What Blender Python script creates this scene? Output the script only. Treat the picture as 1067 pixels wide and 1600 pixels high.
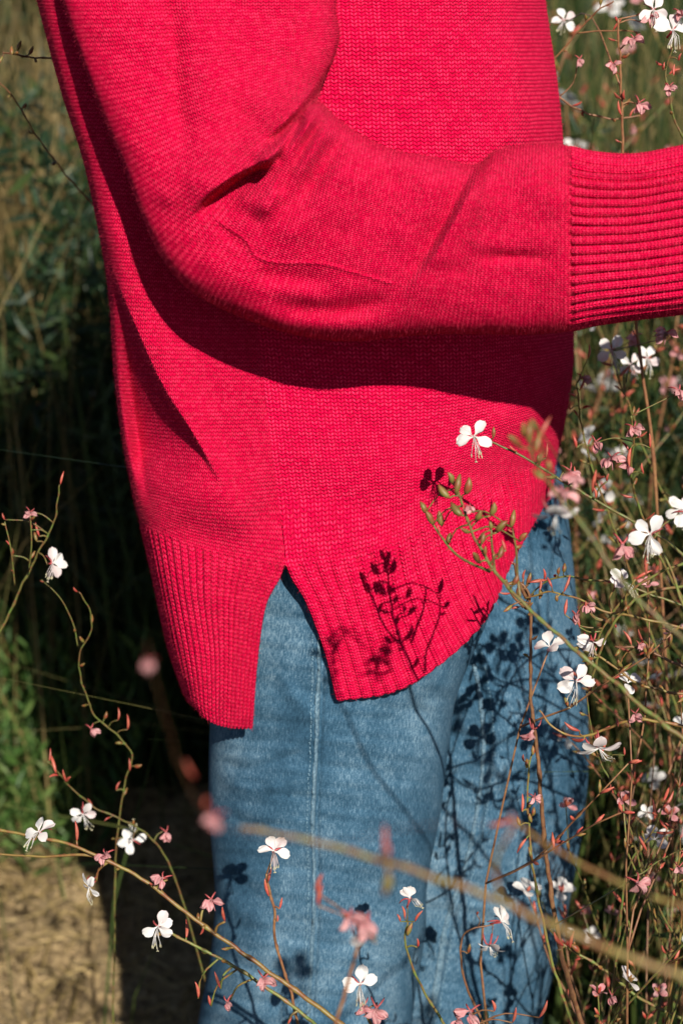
import bpy, bmesh, math, random
import numpy as np
from mathutils import Vector, Matrix, noise as mnoise
random.seed(7); rng = np.random.default_rng(11)
for o in list(bpy.data.objects): bpy.data.objects.remove(o)
S = bpy.context.scene
C = S.collection
PI = math.pi

# ------------------------------------------------------------------ camera
PITCH = math.radians(20); DIST = 1.55
TARGET = Vector((0, -0.18, 0.97))
FWD = Vector((0, math.cos(PITCH), -math.sin(PITCH))); UPV = Vector((0, math.sin(PITCH), math.cos(PITCH)))
CAM = TARGET - FWD*DIST
KPX = 0.0005/DIST
cam = bpy.data.objects.new('camera', bpy.data.cameras.new('camera')); C.objects.link(cam)
cam.location = CAM; cam.rotation_euler = (math.pi/2-PITCH, 0, 0)
cam.data.sensor_fit = 'VERTICAL'; cam.data.sensor_height = 36; cam.data.lens = 36/(1600*KPX)
cam.data.clip_end = 200; cam.data.clip_start = 0.05
cam.data.dof.use_dof = True; cam.data.dof.focus_distance = 1.50; cam.data.dof.aperture_fstop = 6.5
S.camera = cam

# ------------------------------------------------------------------ light
TRAVEL = Vector((-0.25, 1.0, -0.72)).normalized()
w = bpy.data.worlds.new('World'); S.world = w; w.use_nodes = True
nt = w.node_tree; bg = nt.nodes['Background']
sky = nt.nodes.new('ShaderNodeTexSky'); sky.sky_type = 'NISHITA'; sky.sun_disc = False; sky.air_density = 0.6; sky.dust_density = 0.3
sky.sun_elevation = math.asin(-TRAVEL.z); sky.sun_rotation = math.atan2(-TRAVEL.x, -TRAVEL.y)
nt.links.new(sky.outputs[0], bg.inputs[0]); bg.inputs[1].default_value = 0.05
sl = bpy.data.lights.new('sun', 'SUN'); sl.energy = 4.6; sl.angle = math.radians(0.5); sl.color = (1, 0.95, 0.86)
so = bpy.data.objects.new('sun', sl); C.objects.link(so); so.rotation_euler = TRAVEL.to_track_quat('-Z', 'Y').to_euler()
so.location = (2, -4, 5)
S.view_settings.view_transform = 'Standard'; S.view_settings.look = 'None'
S.view_settings.exposure = 1.0; S.view_settings.gamma = 1.0

# ------------------------------------------------------------------ helpers
def PX(px, py, y):
    d = FWD + Vector((1, 0, 0))*((px-533.5)*KPX) + UPV*((800-py)*KPX)
    return CAM + d*((y-CAM.y)/d.y)
def PXa(px, py, y):
    px, py, y = np.broadcast_arrays(np.asarray(px, float), np.asarray(py, float), np.asarray(y, float))
    dx = (px-533.5)*KPX; k = (800-py)*KPX
    dy = FWD.y + UPV.y*k; dz = FWD.z + UPV.z*k
    t = (y-CAM.y)/dy
    return np.stack([CAM.x+dx*t, y, CAM.z+dz*t], -1)
def tag(o, label=None, cat=None, group=None, kind=None):
    if label: o['label'] = label
    if cat: o['category'] = cat
    if group: o['group'] = group
    if kind: o['kind'] = kind
    return o
def link(name, data, parent=None):
    o = bpy.data.objects.new(name, data); C.objects.link(o)
    if parent: o.parent = parent
    return o
def cr(pts, t):
    """Catmull-Rom through pts (N,...) at parameters t in 0..N-1"""
    pts = np.asarray(pts, float); n = len(pts)
    P = np.concatenate([(2*pts[0]-pts[1])[None], pts, (2*pts[-1]-pts[-2])[None]])
    t = np.clip(np.asarray(t, float), 0, n-1-1e-9); i = t.astype(int); f = t-i
    f = f.reshape(f.shape+(1,)*(pts.ndim-1))
    a, b, c, d = P[i], P[i+1], P[i+2], P[i+3]
    return 0.5*(2*b+(c-a)*f+(2*a-5*b+4*c-d)*f*f+(3*b-a-3*c+d)*f**3)
def np_mesh(name, verts, faces, uv=None, smooth=True, mats=(), midx=None):
    """verts (N,3); faces (M,k) int array, k const"""
    me = bpy.data.meshes.new(name)
    verts = np.asarray(verts, np.float32); faces = np.asarray(faces, np.int32); k = faces.shape[1]
    me.vertices.add(len(verts)); me.vertices.foreach_set('co', verts.ravel())
    me.loops.add(faces.size); me.loops.foreach_set('vertex_index', faces.ravel())
    me.polygons.add(len(faces)); me.polygons.foreach_set('loop_start', np.arange(len(faces), dtype=np.int32)*k)
    if uv is not None:
        l = me.uv_layers.new(name='UVMap'); l.data.foreach_set('uv', np.asarray(uv, np.float32)[faces.ravel()].ravel())
    if midx is not None: me.polygons.foreach_set('material_index', np.asarray(midx, np.int32))
    me.polygons.foreach_set('use_smooth', np.full(len(faces), smooth))
    for m in mats: me.materials.append(m)
    me.update(calc_edges=True); me.validate()
    return me
def grid_faces(nr, nc, wrap=False):
    r = np.arange(nr-1)[:, None]; c = np.arange(nc if wrap else nc-1)[None]
    c2 = (c+1) % nc
    return np.stack([r*nc+c, r*nc+c2, (r+1)*nc+c2, (r+1)*nc+c], -1).reshape(-1, 4)
def grid_normals(V):
    du = np.gradient(V, axis=1); dv = np.gradient(V, axis=0)
    n = np.cross(du, dv); n /= np.linalg.norm(n, axis=-1, keepdims=True)+1e-12
    return n
def smst(x): x = np.clip(x, 0, 1); return x*x*(3-2*x)

# ------------------------------------------------------------------ node helpers
class NB:
    def __init__(s, name):
        s.m = bpy.data.materials.new(name); s.m.use_nodes = True
        s.t = s.m.node_tree; s.n = s.t.nodes; s.b = s.n['Principled BSDF']; s.out = s.n['Material Output']
        s.b.inputs['Specular IOR Level'].default_value = 0.3
    def put(s, sock, v):
        if hasattr(v, 'is_linked') or isinstance(v, bpy.types.NodeSocket): s.t.links.new(v, sock)
        else: sock.default_value = v
    def math(s, op, a, b=0.0, c=None):
        n = s.n.new('ShaderNodeMath'); n.operation = op; s.put(n.inputs[0], a); s.put(n.inputs[1], b)
        if c is not None: s.put(n.inputs[2], c)
        return n.outputs[0]
    def noise(s, vec, scale, detail=2.0, rough=0.5, dist=0.0):
        n = s.n.new('ShaderNodeTexNoise'); s.put(n.inputs['Vector'], vec) if vec is not None else None
        n.inputs['Scale'].default_value = scale; n.inputs['Detail'].default_value = detail
        n.inputs['Roughness'].default_value = rough; n.inputs['Distortion'].default_value = dist
        return n.outputs[0]
    def white(s, vec):
        n = s.n.new('ShaderNodeTexWhiteNoise'); s.put(n.inputs['Vector'], vec); return n.outputs[0]
    def mix(s, f, a, b):
        n = s.n.new('ShaderNodeMix'); n.data_type = 'RGBA'
        s.put(n.inputs[0], f)
        for k, v in ((6, a), (7, b)):
            if isinstance(v, tuple): v = (*v, 1) if len(v) == 3 else v
            s.put(n.inputs[k], v)
        return n.outputs[2]
    def ramp(s, f, stops):
        n = s.n.new('ShaderNodeValToRGB'); s.put(n.inputs[0], f); e = n.color_ramp.elements
        while len(e) < len(stops): e.new(0.5)
        for el, (p, c) in zip(e, stops): el.position = p; el.color = (*c, 1)
        return n.outputs[0]
    def mapr(s, f, a, b, c=0., d=1.):
        n = s.n.new('ShaderNodeMapRange'); s.put(n.inputs[0], f)
        for i, v in enumerate((a, b, c, d)): n.inputs[i+1].default_value = v
        return n.outputs[0]
    def sep(s, v):
        n = s.n.new('ShaderNodeSeparateXYZ'); s.put(n.inputs[0], v); return n.outputs
    def comb(s, x, y, z=0.0):
        n = s.n.new('ShaderNodeCombineXYZ'); s.put(n.inputs[0], x); s.put(n.inputs[1], y); s.put(n.inputs[2], z); return n.outputs[0]
    def tc(s, k): 
        n = s.n.new('ShaderNodeTexCoord'); return n.outputs[k]
    def vmul(s, v, k):
        n = s.n.new('ShaderNodeVectorMath'); n.operation = 'MULTIPLY'; s.put(n.inputs[0], v); n.inputs[1].default_value = k; return n.outputs[0]
    def bump(s, h, strength, dist, nrm=None):
        n = s.n.new('ShaderNodeBump'); n.inputs['Strength'].default_value = strength; n.inputs['Distance'].default_value = dist
        s.put(n.inputs['Height'], h)
        if nrm is not None: s.put(n.inputs['Normal'], nrm)
        return n.outputs[0]
    def done(s, col=None, rough=None, nrm=None, translucent=0.0, tcol=None):
        if col is not None: s.put(s.b.inputs['Base Color'], (*col, 1) if isinstance(col, tuple) and len(col) == 3 else col)
        if rough is not None: s.put(s.b.inputs['Roughness'], rough)
        if nrm is not None: s.put(s.b.inputs['Normal'], nrm)
        if translucent:
            tr = s.n.new('ShaderNodeBsdfTranslucent'); c = tcol if tcol is not None else col
            s.put(tr.inputs[0], (*c, 1) if isinstance(c, tuple) and len(c) == 3 else c)
            mx = s.n.new('ShaderNodeMixShader'); mx.inputs[0].default_value = translucent
            s.t.links.new(s.b.outputs[0], mx.inputs[1]); s.t.links.new(tr.outputs[0], mx.inputs[2]); s.t.links.new(mx.outputs[0], s.out.inputs[0])
        return s.m

def knit_material(name, rib=False):
    b = NB(name)
    x, y, _ = b.sep(b.tc('UV'))[:3]
    obj = b.tc('Object')
    wob = b.noise(obj, 60, 2)                      # uneven tension of the yarn
    u = b.math('ADD', x, b.math('MULTIPLY', b.math('SUBTRACT', wob, 0.5), 0.35))
    v = b.math('ADD', y, b.math('MULTIPLY', b.math('SUBTRACT', wob, 0.5), 0.5))
    fu = b.math('FRACT', u); xx = b.math('MULTIPLY', b.math('ABSOLUTE', b.math('SUBTRACT', fu, 0.5)), 2.0)
    leg = b.math('POWER', b.math('ABSOLUTE', b.math('SINE', b.math('MULTIPLY', u, 2*PI))), 0.6)
    row = b.math('ADD', v, b.math('MULTIPLY', xx, 0.55))
    rw = b.math('POWER', b.math('ABSOLUTE', b.math('SINE', b.math('MULTIPLY', row, PI))), 0.8)
    h = b.math('MULTIPLY', leg, rw)
    cell = b.comb(b.math('FLOOR', u), b.math('FLOOR', row))
    wn = b.white(cell)
    fib = b.noise(obj, 1400, 2, 0.7)
    heath = b.noise(obj, 380, 3, 0.7)
    big = b.noise(obj, 14, 3, 0.6)
    dark = (0.24, 0.0002, 0.012); mid = (0.51, 0.0003, 0.036); lite = (0.76, 0.030, 0.088)
    k = b.math('MULTIPLY', h, b.mapr(wn, 0, 1, 0.6, 1.08))
    k = b.math('ADD', k, b.math('MULTIPLY', b.math('SUBTRACT', heath, 0.5), 0.5))
    col = b.ramp(k, [(0.0, dark), (0.30, mid), (0.50, mid), (1.0, lite)])  # colour follows stitch height: shaded gaps and pinkish highlights are painted in
    col = b.mix(b.mapr(fib, 0.60, 0.75, 0, 0.38), col, (0.72, 0.022, 0.085))
    col = b.mix(b.mapr(big, 0.35, 0.7, 0, 0.12), col, (0.56, 0.001, 0.048))
    hh = b.math('ADD', b.math('MULTIPLY', h, 0.8), b.math('MULTIPLY', fib, 0.35))
    hh = b.math('ADD', hh, b.math('MULTIPLY', heath, 0.35))
    nr = b.bump(hh, 0.9, 0.0015)
    b.b.inputs['Sheen Weight'].default_value = 0.06; b.b.inputs['Sheen Roughness'].default_value = 0.45
    b.b.inputs['Sheen Tint'].default_value = (1, 0.15, 0.35, 1)
    b.b.inputs['Specular IOR Level'].default_value = 0.03
    return b.done(col, 0.9, nr)
def denim_material():
    b = NB('denim')
    uv = b.tc('UV'); x, y, _ = b.sep(uv)[:3]; obj = b.tc('Object')
    tw = b.math('SINE', b.math('MULTIPLY', b.math('ADD', x, b.math('MULTIPLY', y, 0.9)), 2*PI/0.00125))
    slub = b.noise(b.vmul(uv, (800, 150, 1)), 1.0, 4, 0.7)
    slub2 = b.noise(b.vmul(uv, (650, 800, 1)), 1.0, 3, 0.7)
    big = b.noise(b.vmul(uv, (9, 5, 1)), 1.0, 4, 0.6)
    mid = b.noise(b.vmul(uv, (40, 22, 1)), 1.0, 4, 0.6)
    k = b.math('ADD', b.math('MULTIPLY', slub, 0.75), b.math('MULTIPLY', slub2, 0.45))
    k = b.math('ADD', b.math('MULTIPLY', b.math('SUBTRACT', k, 0.6), 1.5), 0.48)
    k = b.math('ADD', k, b.math('MULTIPLY', tw, 0.07))
    k = b.math('ADD', k, b.math('MULTIPLY', b.math('SUBTRACT', big, 0.5), 0.85))
    k = b.math('ADD', k, b.math('MULTIPLY', b.math('SUBTRACT', mid, 0.5), 0.35))
    col = b.ramp(k, [(0.15, (0.008, 0.028, 0.050)), (0.50, (0.030, 0.078, 0.126)), (0.80, (0.15, 0.225, 0.28))])
    nr = b.bump(b.math('ADD', slub, b.math('MULTIPLY', tw, 0.25)), 0.5, 0.0005)
    nr = b.bump(mid, 0.5, 0.002, nr)
    b.b.inputs['Specular IOR Level'].default_value = 0.1
    return b.done(col, 0.85, nr)
def simple(name, col, rough=0.7, var=0.25, scale=40, translucent=0.0, col2=None, bumpd=0.0, objinfo=True):
    b = NB(name)
    f = b.noise(b.tc('Object'), scale, 4, 0.6)
    c2 = col2 if col2 else tuple(c*(1-var) for c in col)
    c = b.mix(b.mapr(f, 0.35, 0.65), col, c2)
    if objinfo:
        oi = b.n.new('ShaderNodeObjectInfo')
        hs = b.n.new('ShaderNodeHueSaturation'); b.put(hs.inputs['Color'], c)
        b.put(hs.inputs['Value'], b.mapr(oi.outputs['Random'], 0, 1, 1-var*0.6, 1+var*0.6)); c = hs.outputs[0]
    nr = b.bump(f, 0.5, bumpd) if bumpd else None
    return b.done(c, rough, nr, translucent)
def leafy(name, stops, rough=0.55, translucent=0.25, scale=9):
    """colour changes from blade to blade through an attribute baked per piece"""
    b = NB(name)
    a = b.n.new('ShaderNodeAttribute'); a.attribute_name = 'tone'
    f = b.math('ADD', a.outputs['Fac'], b.math('MULTIPLY', b.math('SUBTRACT', b.noise(b.tc('Object'), scale*10, 2), 0.5), 0.25))
    col = b.ramp(f, stops)
    return b.done(col, rough, None, translucent)

M = {}
M['knit'] = knit_material('red_wool_knit')
M['denim'] = denim_material()
M['thread'] = simple('pale_blue_thread', (0.13, 0.22, 0.28), 0.8, 0.3, 900)
M['skin'] = simple('skin', (0.55, 0.32, 0.22), 0.5, 0.15, 30)
M['hair'] = simple('brown_hair', (0.08, 0.04, 0.02), 0.5, 0.3, 60)
M['shoe'] = simple('tan_leather', (0.20, 0.11, 0.06), 0.5, 0.3, 30)
def petal_material():
    b = NB('white_petal'); oi = b.n.new('ShaderNodeObjectInfo'); o = b.tc('Object'); x, y, _ = b.sep(o)[:3]
    base = b.mix(b.mapr(oi.outputs['Random'], .6, 1.0), (0.60, 0.575, 0.545), (0.52, 0.42, 0.41))
    vein = b.noise(b.vmul(o, (900, 90, 900)), 1.0, 3, .6)
    c = b.mix(b.mapr(vein, .5, .7, 0, .35), base, (0.50, 0.44, 0.42))
    c = b.mix(b.mapr(b.noise(o, 220, 3), .62, .75, 0, .5), c, (0.42, 0.30, 0.24))
    return b.done(c, 0.5, b.bump(vein, .4, .0003), 0.30)
M['petal'] = petal_material()
M['petal_pink'] = simple('pink_petal', (0.50, 0.30, 0.29), 0.55, 0.3, 160, 0.3, (0.40, 0.13, 0.14))
M['stamen'] = simple('cream_stamen', (0.4680, 0.4290, 0.2730), 0.5, 0.2, 200, 0.1)
M['bud'] = simple('red_bud', (0.2852, 0.0279, 0.0248), 0.4, 0.3, 180, 0.12, (0.3410, 0.1054, 0.0620))
M['calyx'] = simple('pink_calyx', (0.3300, 0.0780, 0.0780), 0.45, 0.3, 200, 0.15, (0.2520, 0.0300, 0.0300))
M['capsule'] = simple('green_red_capsule', (0.1200, 0.1200, 0.0270), 0.45, 0.3, 260, 0.1, (0.1800, 0.0360, 0.0180))
M['stem_green'] = simple('green_red_stem', (0.085, 0.125, 0.026), 0.45, 0.45, 220, 0.0, (0.13, 0.055, 0.025), 0.0004)
M['stem_brown'] = simple('red_brown_stem', (0.1210, 0.0468, 0.0248), 0.5, 0.4, 220, 0.0, (0.1815, 0.0935, 0.0385), 0.0004)
M['stem_olive'] = simple('olive_yellow_stem', (0.145, 0.115, 0.028), 0.45, 0.45, 140, 0.0, (0.12, 0.042, 0.018), 0.0004)
M['leaf'] = simple('green_leaf', (0.0540, 0.0960, 0.0240), 0.5, 0.4, 30, 0.25)

# ------------------------------------------------------------------ sculpting by strokes
# every stroke is a fold in the cloth: a polyline on the front of the garment, height toward the viewer side
def stroke_field(px, py, strokes):
    out = np.zeros_like(px)
    for st in strokes:
        kind, pts, amp, w1, w2 = st[:5]
        taper = st[5] if len(st) > 5 else 0.25
        pts = np.asarray(pts, float)
        seg = np.linalg.norm(np.diff(pts, axis=0), axis=1); n = max(8, int(seg.sum()/12))
        pl = cr(pts, np.linspace(0, len(pts)-1, n))
        best = np.full(px.shape, 1e9); sd = np.zeros(px.shape); tt = np.zeros(px.shape)
        R = max(w1, w2)*4+5
        x0, x1, y0, y1 = pl[:, 0].min()-R, pl[:, 0].max()+R, pl[:, 1].min()-R, pl[:, 1].max()+R
        mk = (px > x0) & (px < x1) & (py > y0) & (py < y1)
        if not mk.any(): continue
        X, Y = px[mk], py[mk]; b = np.full(X.shape, 1e9); s_ = np.zeros(X.shape); t_ = np.zeros(X.shape)
        for i in range(n-1):
            a, c = pl[i], pl[i+1]; d = c-a; L = d@d+1e-9
            f = np.clip(((X-a[0])*d[0]+(Y-a[1])*d[1])/L, 0, 1)
            qx, qy = X-(a[0]+f*d[0]), Y-(a[1]+f*d[1]); dist = np.hypot(qx, qy)
            m = dist < b; b[m] = dist[m]
            cross = d[0]*(Y-a[1])-d[1]*(X-a[0]); s_[m] = np.sign(cross[m]); t_[m] = (i+f[m])/(n-1)
        tp = smst(t_/taper)*smst((1-t_)/taper) if taper > 0 else 1.0
        if kind == 'ridge': h = np.exp(-(b/w1)**2)
        elif kind == 'asym': h = np.where(s_ > 0, np.exp(-(b/w1)**2), np.exp(-(b/w2)**2))
        elif kind == 'flap':      # positive side stands proud, other side drops away
            tw = st[6] if len(st) > 6 else 4.0
            sdv = s_*b; mixs = smst(sdv/(2*tw)+0.5)
            h = mixs*np.exp(-(b/w1)**2)-(1-mixs)*np.exp(-(b/w2)**2)*0.8
        if kind == 'drop': h = np.where(s_ > 0, 0, -smst(b/w2*.5+.5)*2+1)
        out[mk] += amp*h*tp
    return out
def lownoise(px, py, sc, seed=0.0):
    f = 1.0/sc
    return (np.sin(px*f*1.3+py*f*0.7+seed)+np.sin(-px*f*0.8+py*f*1.7+seed*2.1+1)+np.sin(px*f*2.3+py*f*0.3+seed*0.7+2)*0.6
            + np.sin(px*f*0.5-py*f*2.9+seed*1.3)*0.5)/3.0

# ------------------------------------------------------------------ person root
person = link('person', None)
person.location = (0, 0, 0)
tag(person, 'person in a bright red knitted jumper and blue jeans, arm held forward', 'person')

# ---- jumper torso
STW = 8.2; STH = 6.3     # stitch pitch in sheet units (about half millimetres)
rowsA = [[(38,-90),(150,-90),(250,-90),(345,-90)], [(58,0),(150,0),(255,0),(365,0)], [(95,140),(200,140),(300,140),(380,140)],
 [(130,250),(225,255),(310,258),(388,258)], [(154,360),(240,365),(320,368),(394,368)], [(170,460),(250,465),(330,470),(400,470)],
 [(178,578),(260,578),(335,578),(410,578)], [(190,680),(275,690),(350,692),(423,690)], [(206,765),(290,785),(365,790),(435,785)],
 [(218,815),(300,850),(375,868),(445,882)], [(240,910),(305,930),(365,938),(416,948)], [(262,1010),(318,1024),(362,1032),(402,1042)],
 [(292,1098),(324,1127),(358,1138),(394,1140)]]
rowsB = [[(345,-90),(500,-90),(650,-90),(770,-90),(845,-90)], [(365,0),(510,0),(660,0),(780,0),(852,0)], [(380,140),(520,140),(670,142),(795,142),(872,140)],
 [(388,258),(525,260),(680,262),(805,262),(882,258)], [(394,368),(530,370),(690,372),(815,372),(888,368)], [(400,470),(540,472),(700,475),(820,475),(894,470)],
 [(410,578),(550,585),(705,585),(825,570),(896,555)], [(423,690),(560,690),(700,680),(815,650),(889,622)], [(435,785),(570,775),(690,755),(790,705),(878,680)],
 [(445,882),(575,862),(690,812),(790,745),(868,715)], [(478,945),(590,932),(705,880),(800,790),(864,738)], [(506,1020),(612,1006),(728,938),(803,835),(862,757)],
 [(526,1097),(636,1074),(752,980),(804,876),(858,778)]]
torso_strokes = [
 # boundary ridge of the back fold; left of it the cloth falls away
 ('flap', [(140,300),(165,400),(205,500),(250,600),(300,680),(352,770)][::-1], 0.0100, 45, 55, 0.22),
 ('drop', [(138,280),(163,400),(203,500),(248,600),(298,680),(350,770)][::-1], 0.055, 10, 75, 0.25),
 ('ridge', [(195,700),(260,730),(360,770),(430,800)], 0.013, 62, 60, 0.3),
 ('ridge', [(215,760),(300,830),(400,860)], -0.005, 30, 30, 0.3),
 ('ridge', [(330,640),(360,720),(400,800)], -0.004, 30, 30, 0.3),
 ('ridge', [(380,100),(400,540),(428,700),(444,878)], -0.0006, 2.2, 2.2, 0.02),   # side seam
 ('ridge', [(436,878),(445,884),(470,900)], 0.0015, 10, 10, 0.3),
 ('ridge', [(800,-60),(808,100),(800,240)], 0.004, 22, 20, 0.1),
 ('ridge', [(848,-60),(862,100),(868,240)], -0.004, 10, 10, 0.1),
 ('ridge', [(770,620),(800,690),(760,760)], 0.006, 38, 38, 0.3),
 ('ridge', [(860,560),(850,640),(830,720)], -0.007, 20, 20, 0.3),
 ('ridge', [(600,560),(620,700),(600,800)], 0.004, 60, 60, 0.3),
 ('ridge', [(700,780),(640,840),(560,880)], 0.003, 26, 26, 0.3),
 ('ridge', [(820,540),(815,600),(812,680)], -0.004, 14, 14, 0.2),
]
SEAM_S = -0.12; PEX = np.where(np.linspace(-1,1,560)*0+np.sin(np.linspace(-PI/2,PI/2,560)) < SEAM_S, 4.2, 2.6)
PEX = np.interp(np.sin(np.linspace(-PI/2,PI/2,560)), [-1,-.4,.3,1], [6,5,2.3,2.15])
TORSO_HD = 0.165
nF = 560   # columns over the near half
theta = np.linspace(-PI/2, PI/2, nF)
sv = np.sin(theta)
# arc length of the near half for even knit
xh = 0.178; arc = np.concatenate([[0], np.cumsum(np.hypot(np.diff(sv*xh), np.diff(TORSO_HD*(1-np.abs(sv)**PEX)**(1/PEX))))])
ucoord = arc/0.0005/STW
iS = int(np.argmin(np.abs(sv-SEAM_S))); 
fa = (sv[:iS+1]+1)/(sv[iS]+1); fb = (sv[iS:]-sv[iS])/(1-sv[iS])
nR = len(rowsA)
RPC = 46  # sub rows per control row
trow = np.linspace(0, nR-1, (nR-1)*RPC+1)
def ev(rows, f):
    rows = np.asarray(rows, float); nc = rows.shape[1]
    a = cr(rows.transpose(1, 0, 2), f*(nc-1))      # (cols, rows, 2)
    return cr(a.transpose(1, 0, 2), trow)          # (rowsfine, cols, 2)
GA, GB = ev(rowsA, fa), ev(rowsB, fb)
rowlen = np.array([0] + [np.linalg.norm(np.subtract(rowsA[i+1][2], rowsA[i][2])) for i in range(nR-1)]).cumsum()
vcoord = np.interp(trow, np.arange(nR), rowlen)/STH
RIB0 = 9
rib_row = RIB0*RPC
def torso_depth(G, s, strokes):
    pl_ = np.interp(trow, [0,4,6,8,12], [10,9,5.5,4.6,4.0])[:, None]; wl = smst((.1-s)/.5)[None]
    pex = pl_*wl+2.15*(1-wl)
    px, py = G[..., 0], G[..., 1]
    hd = np.interp(trow, [0, 4, 8, 10, 12], [0.172, 0.168, 0.170, 0.175, 0.178])[:, None]
    base = -hd*np.clip(1-np.abs(s)[None]**pex, 0, 1)**(1/pex)
    wgt = smst((1-np.abs(s))/0.10)[None]
    base = base-stroke_field(px, py, strokes)*wgt-0.0016*lownoise(px, py, 60)*wgt-0.0006*lownoise(px, py, 19, 3)*wgt
    return base
def rib_disp(u, rows, pitch, amp, start, fade=10, sharp=0.55, phase=0.0):
    r = np.abs(np.sin(PI*(u/pitch+phase)))**sharp
    return (r-0.8)*amp*smst((rows-start)/fade)
def torso_patch(G, s, cols):
    y = torso_depth(G, s, torso_strokes)
    V = PXa(G[..., 0], G[..., 1], y)
    N = grid_normals(V)
    if N[len(N)//2, N.shape[1]//2, 1] > 0: N = -N
    rr = np.arange(len(trow))[:, None]
    V = V+N*rib_disp(ucoord[cols][None], rr, 2.09, 0.0032, rib_row, 5)[..., None]
    # hem edge curls in a little, uneven
    e = smst((rr-(len(trow)-10))/10.0)
    V = V-N*(e*0.0015)[..., None]
    return V
VA = torso_patch(GA, sv[:iS+1], slice(0, iS+1)); VB = torso_patch(GB, sv[iS:], slice(iS, None))
VB[:rib_row+1, 0] = VA[:rib_row+1, -1]
def rc_uv(cols): return np.stack(np.broadcast_arrays(ucoord[cols][None], vcoord[:, None]), -1)
UA, UB = rc_uv(slice(0, iS+1)), rc_uv(slice(iS, None))
# far half of the jumper: a real back that closes the body
nK = 90
tk = np.linspace(PI/2, 3*PI/2, nK)[1:-1]
L, Rr = VA[:, 0], VB[:, -1]; mid = (L+Rr)/2; half = (Rr-L)/2
bk = mid[:, None]+half[:, None]*np.sin(tk)[None, :, None]+np.array([0, 1, 0])*(-np.cos(tk)*0.17)[None, :, None]
uk = ucoord[-1]+np.arange(1, nK-1)*(0.55/nK)/0.0005/STW
Vt = np.concatenate([VA[:, :-1], VB, bk], 1)
Ut = np.concatenate([UA[:, :-1], UB, np.stack(np.broadcast_arrays(uk[None], vcoord[:, None]), -1)], 1)
top = Vt[:rib_row+1]
sweater = link('sweater', np_mesh('sweater', top.reshape(-1, 3), grid_faces(top.shape[0], top.shape[1], True), Ut[:rib_row+1].reshape(-1, 2), mats=[M['knit']]), person)
def solid(o, t):
    m = o.modifiers.new('thickness', 'SOLIDIFY'); m.thickness = t; m.offset = 0 if False else -1; m.use_rim = True
def sheet(name, V, U, parent, thick=0.0, flip=False, mat=None):
    f = grid_faces(V.shape[0], V.shape[1])
    if flip: f = f[:, ::-1]
    o = link(name, np_mesh(name, V.reshape(-1, 3), f, U.reshape(-1, 2), mats=[mat or M['knit']]), parent)
    if thick: solid(o, thick)
    return o
backV = np.concatenate([bk[rib_row:, nK//2-1:], VA[rib_row:]], 1)
backU = np.concatenate([Ut[rib_row:, -(bk.shape[1]-(nK//2-1)):], UA[rib_row:]], 1)
frontV = np.concatenate([VB[rib_row:], bk[rib_row:, :nK//2]], 1); frontU = np.concatenate([UB[rib_row:], Ut[rib_row:, nF:nF+nK//2]], 1)
h1 = sheet('ribbed_hem', backV, backU, sweater, 0.0032, True); h1['label'] = 'longer back hem flap left of the side slit'
h2 = sheet('ribbed_hem', frontV, frontU, sweater, 0.0032, True); h2['label'] = 'shorter front hem flap right of the side slit'
# upper yoke, out of frame: closes the jumper toward the neck
yk = []
base_ring = Vt[0]; c0 = base_ring.mean(0)
for k, (zz, sc, scy) in enumerate([(0, 1, 1), (0.05, .98, 1.0), (0.10, .88, .92), (0.145, .62, .66), (0.17, .34, .36), (0.20, .30, .30)]):
    q = (base_ring-c0)*np.array([sc, scy, 0.2 if k else 1])+c0+np.array([0.02*k/5, 0, zz]); yk.append(q)
yk = np.array(yk)
link('yoke', np_mesh('yoke', yk.reshape(-1, 3), grid_faces(len(yk), yk.shape[1], True)[:, ::-1], np.tile(Ut[0], (len(yk), 1, 1)).reshape(-1, 2), mats=[M['knit']]), sweater)

# ---- near sleeve
stations = [((78,-90),(560,-90)),((98,0),(526,0)),((127,90),(531,52)),((160,180),(522,92)),((196,268),(507,122)),((225,345),(499,140)),((252,402),(497,150)),
 ((292,450),(490,154)),((345,482),(503,162)),((420,512),(520,178)),((498,530),(556,206)),((560,533),(612,233)),((620,527),(680,246)),((680,522),(742,257)),
 ((738,522),(774,236)),((798,523),(818,226)),((848,522),(856,224)),((886,518),(886,228)),((930,508),(930,238)),((1000,498),(992,241)),((1067,490),(1067,228)),((1150,478),(1150,214))]
st_yc = [-.176,-.180,-.185,-.191,-.198,-.208,-.212,-.216,-.220,-.223,-.226,-.229,-.231,-.233,-.235,-.237,-.239,-.241,-.244,-.246,-.248,-.25]
st_hd = [.046,.047,.049,.051,.054,.056,.057,.058,.058,.058,.058,.057,.056,.055,.055,.056,.057,.057,.055,.054,.053,.05]
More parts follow.
